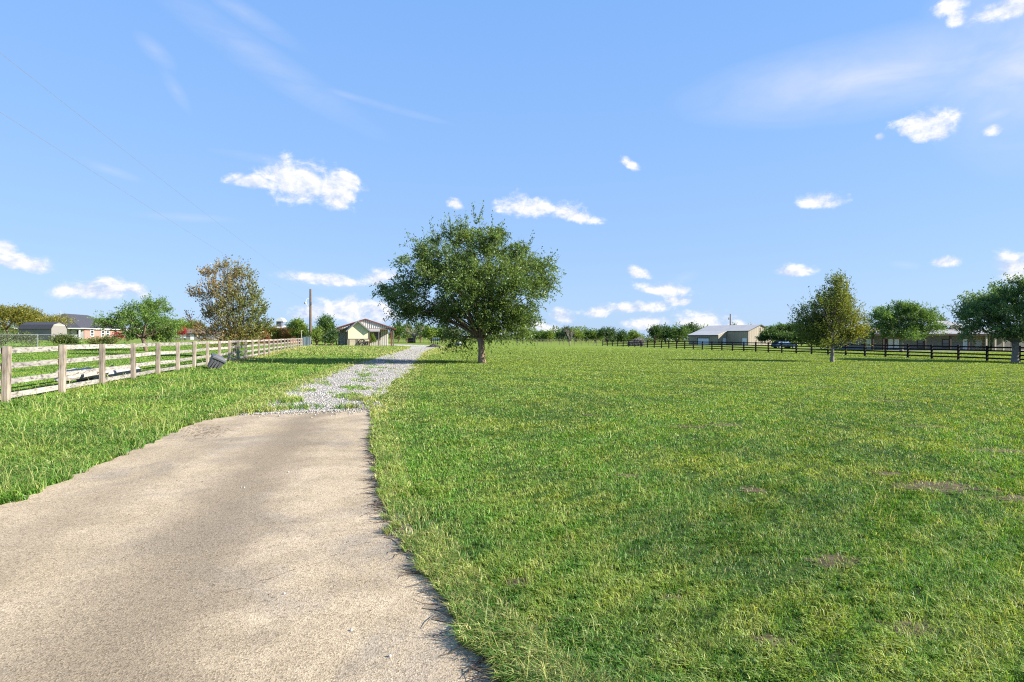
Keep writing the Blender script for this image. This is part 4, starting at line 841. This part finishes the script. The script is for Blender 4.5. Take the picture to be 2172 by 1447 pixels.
# ------------------------------------------------------------------ things lying by the weathered fence
def fd(px): return -8.35 * F / (px - 772)
BIN = simple('dark_plastic', (.075,.08,.085), (.11,.115,.12), 5, .55, bmp=.1); bp = onground(452, 783)
r_ = thing('dark_bin', 'dark grey plastic bin tipped against a post of the weathered fence', 'bin', (bp[0] - .05, bp[1], gz(*bp) + .02)); r_.rotation_euler = (R(14), R(27), R(40))
m = MB(); s0, s1, hh = .22, .31, .62; m.add([(-s0,-s0,0),(s0,-s0,0),(s0,s0,0),(-s0,s0,0),(-s1,-s1,hh),(s1,-s1,hh),(s1,s1,hh),(-s1,s1,hh)], [(0,3,2,1),(0,1,5,4),(1,2,6,5),(2,3,7,6),(3,0,4,7)])
for q in (-.13, 0, .13): m.box(q - .015, q + .015, -s1 - .0, -s1 + .07, .1, hh - .05)
m.build('body', BIN, r_, world=False); m = MB(); m.box(-s1-.03, s1+.03, -s1-.03, s1+.03, hh - .06, hh + .01); m.build('rim', BIN, r_, world=False); m = MB(); m.add([(-s1-.02,-s1-.02,hh+.011),(s1+.02,-s1-.02,hh+.011),(s1+.02,s1+.02,hh+.011),(-s1-.02,s1+.02,hh+.011),(-.2,-.2,hh+.09),(.2,-.2,hh+.09),(.2,.2,hh+.09),(-.2,.2,hh+.09)], [(0,3,2,1),(4,5,6,7),(0,1,5,4),(1,2,6,5),(2,3,7,6),(3,0,4,7)]); m.build('lid', BIN, r_, world=False)
LOGM = simple('bleached_log', (.50,.46,.42), (.30,.27,.24), 3, .85, (1,6,6), .5); CUT = simple('cut_wood', (.62,.55,.46), (.48,.42,.35), 8, .8)
def log(name, label, a, b2, ra, rb):
    a, b2 = Vector(a), Vector(b2); o = thing(name, label, 'log', a); m = MB(); n = 7; r = np.random.default_rng(int(abs(a.x)*100))
    m.tube([a.lerp(b2, i/n) - a + Vector((0,0,r.normal()*.015)) for i in range(n + 1)], [ra + (rb - ra) * i / n + r.normal()*.008 for i in range(n + 1)], 12); m.build('trunk', LOGM, o, smooth=False, world=False)
    u = (b2 - a).normalized(); m = MB(); m.tube([-u * .012, -u * .002], [ra * .93, ra * .93], 12); m.build('cut_end', CUT, o, world=False)
def behind(px, off=.7): d = fd(px); return (LX(d) - off, d + off * .1)
p1, p2, p3, p4 = behind(193, 1.0), behind(262, .75), behind(272, .9), behind(331, .8)
log('felled_log', 'bleached felled log with cut end showing under the lowest rail gap', (p1[0], p1[1], .42), (p2[0], p2[1], .40), .20, .17)
log('felled_log', 'bleached log lying nearer the far end behind the lowest rail', (p3[0], p3[1], .30), (p4[0], p4[1], .28), .15, .13)
q = behind(238, 1.0); r_ = thing('tree_stump', 'dark broken stump propping the bleached felled log', 'stump', (q[0], q[1], gz(*q))); m = MB(); m.tube([(0,0,-.05),(.03,0,.2),(0,.05,.36)], [.28,.22,.17], 9); m.tube([(.1,0,.2),(.35,.3,.5)], [.09,.05], 6); m.build('trunk', simple('dark_bark', (.05,.045,.04), (.09,.08,.07), 8, .9), r_, world=False)
q = behind(318, 1.6); TARP = simple('navy_tarp', (.03,.04,.07), (.05,.06,.10), 4, .5, bmp=.3); m = MB(); nn = 9; rr = np.random.default_rng(4)
hm = [[max(0, .42 * (1 - abs(i - 4) / 4.6) * (1 - abs(j - 4) / 4.4) * (.7 + .6 * rr.random())) for i in range(nn)] for j in range(nn)]
m.add([(q[0] + (i - 4) * .2, q[1] + (j - 4) * .3, gz(*q) + hm[j][i] + .01) for j in range(nn) for i in range(nn)], [(j*nn+i, j*nn+i+1, (j+1)*nn+i+1, (j+1)*nn+i) for j in range(nn-1) for i in range(nn-1)]); tag(m.build('tarp', TARP, smooth=True), 'crumpled navy tarp heap on the lawn behind the fence logs', 'tarp')

# sheet gate by the utility pole
GATE = simple('blue_grey_sheet', (.26,.31,.33), (.33,.38,.39), 1, .5, (6,6,.4), .1)
gd = 84; ga0, gb0 = ax(641, gd), ax(659, gd); gz0 = gz(ga0, gd); r_ = thing('sheet_gate', 'blue grey ribbed metal gate left of the utility pole', 'gate', (ga0, gd, gz0))
m = MB(); m.box(ga0, gb0, gd, gd + .04, gz0 + .15, gz0 + 1.45); xx = ga0 + .1
while xx < gb0: m.box(xx, xx + .04, gd - .03, gd - .001, gz0 + .15, gz0 + 1.45); xx += .2
m.build('panel', GATE, r_); m = MB(); m.tube([(ga0 - .12, gd, gz0 - .3), (ga0 - .12, gd, gz0 + 2.45)], [.07, .06], 8); m.build('post', POSTW, r_)
m = MB(); m.box(ga0, gb0, gd - .02, gd + .06, gz0 + 1.452, gz0 + 1.5); m.build('top_rail', STEEL, r_)
# animal hutch, panel gate, pile, tank beyond the cabin
hd_ = 150; x0, x1 = ax(864, hd_), ax(878, hd_); z0 = gz(x0, hd_); r_ = thing('animal_hutch', 'small black hutch with grey slab roof under the bare tree', 'hutch', ((x0+x1)/2, hd_, z0))
m = MB(); m.box(x0, x1, hd_, hd_ + 1.4, z0, z0 + 1.15); m.build('body', simple('black_boards', (.012,.011,.012), (.02,.019,.02), 5, .8), r_); m = MB(); m.slab([(x0-.15, hd_-.2, z0+1.42),(x1+.15, hd_-.2, z0+1.42),(x1+.15, hd_+1.6, z0+1.22),(x0-.15, hd_+1.6, z0+1.22)], .07); m.build('roof', simple('grey_slab', (.20,.18,.16)), r_)
for x_ in (x0 + .05, x1 - .2): m = MB(); m.box(x_, x_ + .15, hd_ - .15, hd_ - .002, z0, z0 + 1.33); m.build('post', TRIMG, r_)
pd_ = 128; x0, x1 = ax(910, pd_), ax(933, pd_); z0 = gz(x0, pd_); r_ = thing('panel_gate', 'blue grey panel raised on thin posts beyond the gravel turnaround', 'gate', ((x0+x1)/2, pd_, z0)); xm = ax(917, pd_)
m = MB(); m.box(xm, x1, pd_, pd_ + .04, z0 + .75, z0 + 1.5); m.build('panel', GATE, r_)
for k_ in range(6): x_ = x0 + (x1 - x0) * k_ / 5; m = MB(); m.box(x_ - .04, x_ + .04, pd_ - .09, pd_ - .002, z0 - .1, z0 + 1.45 - (k_ < 2) * .3); m.build('post', BLACKW, r_)
pp = onground(920, 736.6); m = MB(); nn = 13; rr = np.random.default_rng(9)
m.add([(pp[0] + (i - 6) * .24, pp[1] + (j - 6) * .3, gz(*pp) - .02 + max(0, .55 * (1 - math.hypot(i - 6, j - 6) / 6.2) * (.45 + rr.random()))) for j in range(nn) for i in range(nn)], [(j*nn+i, j*nn+i+1, (j+1)*nn+i+1, (j+1)*nn+i) for j in range(nn-1) for i in range(nn-1)])
tag(m.build('debris_heap', simple('burnt_debris', (.02,.018,.018), (.07,.06,.055), 5, .9)), 'low black heap of debris at the end of the gravel road', 'heap')
td = 111; tx = ax(974, td); tz = gz(tx, td); r_ = thing('white_tank', 'white upright tank with dark side under the big tree branches', 'tank', (tx, td, tz)); m = MB(); m.tube([(.1,0,-.05),(.1,0,.62),(.1,0,.7)], [.40,.40,.30], 14); m.build('body', WHITE, r_, world=False); m = MB(); m.box(-.75, -.32, -.25, .25, 0, .62); m.build('pump_box', simple('grey_box', (.16,.16,.17)), r_, world=False); m = MB(); m.tube([(.1,0,.7),(.1,0,.76)], [.14,.12], 10); m.build('lid', STEEL, r_, world=False)
# thin wire fences
def wire_fence(label, pts, h, wires, rad=.045):
    r_ = thing('wire_fence', label, 'fence', pts[0])
    for p in pts: m = MB(); m.tube([(p[0], p[1], p[2] - .2), (p[0], p[1], p[2] + h)], [rad, rad], 6); m.build('post', TRIMG, r_)
    for wz, wr in wires: m = MB(); m.tube([(p[0], p[1], p[2] + wz) for p in pts], [wr] * len(pts), 4); m.build('wire', TRIMG, r_)
    return r_
mk = lambda lst: [(ax(px, d), d, gz(ax(px, d), d)) for px, d in lst]
wf = wire_fence('thin posted wire fence running from the big tree to the black fence', mk([(px, 127 - (px - 1095) * .012) for px in (1095,1110,1125,1140,1153.5,1162,1169,1187,1195,1207,1219,1233,1249,1265,1278)]), 1.25, ((1.2, .035), (.8, .015), (.45, .015)))
p = mk([(1264, 125.2)])[0]; q = mk([(1256.5, 124.8)])[0]; m = MB(); m.bar((p[0], p[1] - .12, p[2] + .85), (q[0], q[1] - .12, q[2]), .09, .09); m.build('brace', TRIMG, wf)
wire_fence('wire fence behind the cabin yard near the black hutch', mk([(838,142),(846,142),(856,142),(882,142),(890,142),(899,142),(940,140),(955,140),(972,140),(990,140)]), 1.15, ((1.1,.02),(.7,.012),(.35,.012)))
wire_fence('pasture fence of thin posts far behind the bare sapling', mk([(px, 190) for px in range(1098, 1290, 12)]), 1.2, ((1.15,.03),(.7,.025)))
# dead brush heap behind the black fence
hd2 = 128; hxx = ax(1350, hd2); hzz = gz(hxx, hd2); r_ = thing('brush_heap', 'grey arching heap of dead brush behind the black fence', 'brush heap', (hxx, hd2, hzz)); m = MB(); rr = np.random.default_rng(6)
for k_ in range(260):
    a = rr.normal() * .7 + .3; st = (rr.uniform(-1.9, 1.6), rr.uniform(-.9, .9), 0); ln = rr.uniform(1.2, 2.6) * (1 - abs(st[0] - .3) * .25); e = (st[0] + .5 * ln * math.cos(1.1 + a * .3), st[1] + rr.normal() * .3, ln * .85); e2 = (e[0] + rr.uniform(-.2, .7), e[1] + rr.normal() * .2, e[2] - rr.uniform(0, .6))
    m.tube([st, ((st[0]*.6+e[0]*.4)-.15, st[1], e[2] * .6), e, e2], [.035, .03, .02, .008], 4, False)
m.build('branches', simple('dead_wood', (.30,.27,.25), (.20,.18,.165), 5, .9), r_, world=False); m = MB(); m.tube([(-2.2,0,.0),(-1.4,0,.25),(0,0,.4),(1.2,0,.3),(1.9,0,0)], [.1,.3,.4,.3,.1], 9); m.build('brush_core', simple('dark_brush', (.05,.045,.045), (.10,.09,.09), 5, .9, (3,3,3), 1.0), r_, world=False)
# pebbles on the drive
ST = simple('white_stone', (.50,.48,.44), (.36,.34,.31), 30, .8)
for i, (px, py) in enumerate(((827,1395),(745,1340),(628,1003),(512,1035),(612,1003),(518,1036),(603,1262))):
    p = onground(px, py); r = np.random.default_rng(i); m = MB(); n_ = 7; s_ = .005 + .004 * r.random()
    m.tube([(0,0,0),(0,0,s_*.5),(0,0,s_*1.1),(.003,0,s_*1.5)], [s_*.8, s_*1.15, s_*.9, s_*.3], 7); o = m.build('pebble', ST, smooth=True); o.location = (p[0], p[1], gz(*p) + .004); o.rotation_euler = (0, 0, r.random() * 6); tag(o, 'small pale pebble lying loose on the concrete driveway', 'pebble', 'pebbles on the driveway')

# ------------------------------------------------------------------ grass: blades placed over the lawn, thinning out with distance
def inside(poly, x, y):
    c = np.zeros(len(x), bool); n = len(poly); j = n - 1
    for i in range(n):
        xi, yi = poly[i]; xj, yj = poly[j]
        if yi != yj: c ^= ((yi > y) != (yj > y)) & (x < (xj - xi) * (y - yi) / (yj - yi) + xi)
        j = i
    return c
def edge_dist(line, x, y):
    l = smooth_line(line, 70); d = np.full(len(x), 1e9)
    for i in range(len(l) - 1):
        a, b = l[i], l[i + 1]; ab = b - a; t_ = np.clip(((x - a[0]) * ab[0] + (y - a[1]) * ab[1]) / (ab @ ab), 0, 1); d = np.minimum(d, np.hypot(x - a[0] - t_ * ab[0], y - a[1] - t_ * ab[1]))
    return d
def grass_field(n_total):
    r = np.random.default_rng(77); q = 220
    dgrid = np.geomspace(1.9, 95, 400); dens = dgrid ** -1.95 * dgrid * (.95 * dgrid + 1.2) / dgrid; dens *= 1.0
    cdf = np.cumsum(dens * np.gradient(dgrid)); cdf /= cdf[-1]
    d = np.interp(r.random(n_total), cdf, dgrid); x = r.uniform(-1, 1, n_total) * (.97 * d + 1.2); return x, d, r
def build_grass():
    n = 2000000; x, d, r = grass_field(n); p2 = np.c_[x, d]
    on_d = inside(POLY_D, x, d); on_g = inside(POLY_G, x, d) | inside(POLY_F, x, d)
    ed_r = np.full(n, 9.0); ed_l = np.full(n, 9.0); nr = d < 20
    ed_r[nr] = edge_dist(DR_R, x[nr], d[nr]); ed_l[nr] = edge_dist(DR_L, x[nr], d[nr])
    eg = np.full(n, 9.0); ng = (d > 11) & (d < 90) & (np.abs(x + 3) < 12); eg[ng] = np.minimum(edge_dist(GR_L, x[ng], d[ng]), edge_dist(GR_R, x[ng], d[ng]))
    frag = fieldnoise(p2, .35, 21)
    edn = np.minimum(ed_r, ed_l)
    keep = ~on_d | (edn < .03 + .045 * np.clip(frag, -1, 2))
    # weeds along the crown of the gravel and its edges
    gn = fieldnoise(p2 * np.array([1, .55]), 1.1, 22) + .5 * fieldnoise(p2, .4, 23); gk = (gn > .98 + .022 * (d - 14)) | (eg < .13 + .13 * frag)
    end = np.exp(-((d - 12.75) / .38) ** 2) * np.clip(1.25 - np.abs(x + 4.75) / .5, 0, 1) * np.clip(.55 + .5 * frag, 0, 1); gk |= (r.random(n) < end)
    keep &= ~on_g | (gk & (r.random(n) < .8))
    big = fieldnoise(p2, 6, 31); mid = fieldnoise(p2, 1.6, 32); sml = fieldnoise(p2, .45, 33); tiny = fieldnoise(p2, .16, 34)
    bare = np.zeros(n)
    for px, py, a, b in BARE:
        c = onground(px, py); bare = np.maximum(bare, 1 - np.hypot((x - c[0]) / a, (d - c[1]) / b) / .75)
    bare = bare + .22 * sml + .20 * tiny
    keep &= ~(r.random(n) < np.clip((bare - .1) * 1.6, 0, .86))
    keep &= ~((sml + .6 * mid < -1.7) & (r.random(n) < .7)); keep &= ~((tiny + .4 * sml < -1.2) & (r.random(n) < .6))
    keep &= np.hypot(x - tb[0], d - tb[1]) > .5
    x, d, p2, big, mid, sml, tiny, ed_r, ed_l, eg, on_g, bare = [a[keep] for a in (x, d, p2, big, mid, sml, tiny, ed_r, ed_l, eg, on_g, bare)]; n = len(x)
    left = (x < -3.3 - .19 * np.maximum(d - 14, 0)) ; fence = np.abs(x - LX(d)); wild_ = left & (x > LX(d) - .5)
    h = (.027 + .003 * mid + .004 * sml + .016 * r.random(n)) * (1 + .24 * np.clip(tiny, -1.6, 2.2)); h = np.where(wild_, h * 1.7 + .014, h)
    h = np.where(ed_r < .30, h * 1.35 + .018, h); h = np.where(wild_ & (fence < .5), h * 1.7, h); h = np.where(on_g, h * np.where(d < 14.5, 1.9, 1.05), h); h = np.where(x < LX(d) - .5, .05, h)
    h = np.where((d > 50) & (x > LX(d)) & (x < -7), h * 2.4, h)
    stalk = (r.random(n) < np.where(wild_, .014, .0035) * np.clip(1 + mid, .1, 3)) & (d < 60); h = np.where(stalk, h * 2.3 + .06, h); h = np.clip(h * (.75 + .5 * r.random(n)), .02, .6)
    w = np.maximum(.0046, .00105 * d) * (.7 + .6 * r.random(n)) * np.where(stalk, .55, 1) * np.where(wild_, 1.15, 1) * np.where(r.random(n) < .04, 1.6, 1)
    lean_a = .9 * fieldnoise(p2, 1.2, 41) + r.normal(size=n) * 1.2 + 2.6; la = (.5 + .9 * r.random(n)) * np.where(stalk, .6, 1)
    lx_, ly_ = np.cos(lean_a) * la * h, np.sin(lean_a) * la * h; z0 = gza(x) + np.where(np.abs(ed_r) < .6, .01, 0)
    th = r.random(n) * math.pi; wx, wy = np.cos(th) * w / 2, np.sin(th) * w / 2
    b0 = np.c_[x - wx, d - wy, z0 - .01]; b1 = np.c_[x + wx, d + wy, z0 - .01]
    m0 = np.c_[x - wx * .8 + lx_ * .35, d - wy * .8 + ly_ * .35, z0 + h * .62]; m1 = np.c_[x + wx * .8 + lx_ * .35, d + wy * .8 + ly_ * .35, z0 + h * .62]
    tp = np.c_[x + lx_ * 1.1, d + ly_ * 1.1, z0 + h * (1 - .25 * la)]
    v = np.stack([b0, b1, m1, m0, tp], 1).reshape(-1, 3); i5 = np.arange(n) * 5
    loops = np.stack([i5, i5 + 1, i5 + 2, i5 + 3, i5 + 3, i5 + 2, i5 + 4], 1).ravel(); starts = np.stack([np.arange(n) * 7, np.arange(n) * 7 + 4], 1).ravel()
    # colour: fresh green, olive, straw; patches some metres wide and blade to blade scatter
    fresh, deep, olive, straw = np.array((.115,.260,.026)), np.array((.055,.155,.020)), np.array((.235,.320,.042)), np.array((.42,.39,.15))
    a = np.clip(.5 + .28 * big + .2 * mid + .18 * r.normal(size=n), 0, 1)[:, None]; col = deep * (1 - a) + fresh * a
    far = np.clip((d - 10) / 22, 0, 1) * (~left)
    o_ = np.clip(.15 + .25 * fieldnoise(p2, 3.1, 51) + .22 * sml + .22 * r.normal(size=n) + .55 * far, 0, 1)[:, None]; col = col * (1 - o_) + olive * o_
    s_ = np.clip((r.random(n) < .035 * np.clip(1.5 - d / 24, .25, 1)) * .8 + stalk * .45 + np.clip(bare + .45, 0, 1) * .5 * (r.random(n) < .5) + .6 * (ed_r < .35) * (r.random(n) < .35) + .55 * (eg < .7) * (r.random(n) < .5) + .8 * ((fence < .9) & (d > 34)) * (r.random(n) < .6) + .5 * ((d > 50) & (x < -7) & (x > LX(d))) * (r.random(n) < .5), 0, 1)[:, None]
    col = col * (1 - s_) + straw * s_; col *= (1.06 + (r.random(n) - .5) * 1.05 / (1 + np.maximum(d - 8, 0) / 22))[:, None]
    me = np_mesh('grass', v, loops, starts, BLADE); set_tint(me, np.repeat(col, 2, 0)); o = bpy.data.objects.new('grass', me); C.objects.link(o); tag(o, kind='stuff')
build_grass()
# dark dead runners creeping out over the edge of the concrete, and litter of dry clippings
def runners():
    r = np.random.default_rng(5); l = smooth_line(DR_R, 200); m = MB()
    ok = [p for p in l if 2.2 < p[1] < 9.5]
    for k_ in range(330):
        p = ok[int(r.integers(len(ok)))]; ln = r.uniform(.06, .32); a = math.pi + r.normal() * .7; q = [Vector((p[0] + .04, p[1], gz(*p) + .012))]
        for j in range(4): a += r.normal() * .45; q.append(q[-1] + Vector((math.cos(a) * ln / 4, math.sin(a) * ln / 4, 0))); q[-1].z = gz(q[-1].x, q[-1].y) + .008 + abs(r.normal()) * .012
        m.tube(q, [.0036, .0034, .003, .0024, .0012], 3, False)
    for k_ in range(420):
        c = onground(430 + r.normal() * 32, 915 + r.normal() * 9) if k_ < 300 else onground(r.uniform(250, 800), r.uniform(900, 1300)); a = r.random() * 6.28; ln = r.uniform(.02, .07) if k_ < 300 else .02; z = gz(*c) + .010
        m.tube([(c[0], c[1], z), (c[0] + math.cos(a) * ln, c[1] + math.sin(a) * ln, z + .004)], [.0025, .001], 3, False)
    tag(m.build('dry_litter', simple('dry_stem', (.07,.05,.035), (.16,.115,.075), 30, .9)), kind='stuff')
runners()
def edge_soil():
    r = np.random.default_rng(61); l = smooth_line(DR_R, 420); l = l[(l[:, 1] > 1.5) & (l[:, 1] < 12.4)]; n = len(l); u = np.arange(n)[:, None] * .06
    o = .045 + .045 * fieldnoise(u, .9, 3) + .03 * fieldnoise(u, .25, 4) + .012 * r.normal(size=n); m = MB()
    for i in range(n): x, y = l[i]; m.v += [(x + .14, y, gz(x, y) + .009), (x - max(o[i], .0), y, gz(x, y) + .009)]
    m.f = [(2*i, 2*i+1, 2*i+3, 2*i+2) for i in range(n - 1)]; tag(m.build('edge_soil', simple('edge_soil', (.19,.15,.10), (.36,.285,.20), 22, 1, (1,1,1), .8, 0, .05)), kind='stuff')
    cr_ = [onground(*p) for p in ((455,1262),(520,1248),(585,1222),(640,1205),(700,1188),(742,1160),(800,1148))]; m = MB(); q = smooth_line(cr_, 60); q = q + r.normal(size=q.shape) * .006
    for i, (x, y) in enumerate(q): w = .0016 + .0012 * r.random(); m.v += [(x, y - w, gz(x, y) + .0062), (x, y + w, gz(x, y) + .0062)]
    m.f = [(2*i, 2*i+1, 2*i+3, 2*i+2) for i in range(len(q) - 1)]; tag(m.build('driveway_crack', simple('crack', (.13,.10,.07), (.18,.14,.10), 40, 1)), kind='structure')
edge_soil()
# loose stones over the gravel
def stones():
    r = np.random.default_rng(15); n = 125000; d = 11.6 + 78 * r.random(n) ** 2.2; x = r.uniform(-14, 0, n)
    k_ = inside(POLY_G, x, d); xs_ = r.uniform(-6.0, -2.9, 520); ds_ = 12.15 + .16 * (xs_ + 5.6) - .32 * np.abs(r.normal(size=520)); k2 = inside(POLY_D, xs_, ds_); x, d = np.r_[x[k_], xs_[k2]], np.r_[d[k_], ds_[k2]]; n = len(x); s = r.uniform(.009, .024, n) * (1 + .012 * (d - 14))
    base = np.array([(1,0,0),(0,1,0),(-1,0,0),(0,-1,0),(0,0,.8),(0,0,-.6)]); fc = np.array([(0,1,4),(1,2,4),(2,3,4),(3,0,4),(1,0,5),(2,1,5),(3,2,5),(0,3,5)])
    v = base[None] * s[:, None, None] * (.6 + .8 * r.random((n, 6, 3))); a = r.random(n) * 6.28; ca, sa = np.cos(a)[:, None], np.sin(a)[:, None]
    v = np.stack([v[..., 0] * ca - v[..., 1] * sa + x[:, None], v[..., 0] * sa + v[..., 1] * ca + d[:, None], v[..., 2] + gza(x)[:, None] + .016], -1)
    lp = (np.arange(n)[:, None, None] * 6 + fc[None]).ravel(); gmat = foliage('stone', .02, .0)
    me = np_mesh('gravel', v.reshape(-1, 3), lp, np.arange(0, n * 24, 3), gmat); g = r.uniform(.17, .50, n); set_tint(me, np.repeat(np.c_[g, g * .93, g * .82], 8, 0)); o = bpy.data.objects.new('gravel', me); C.objects.link(o); tag(o, kind='stuff')
stones()
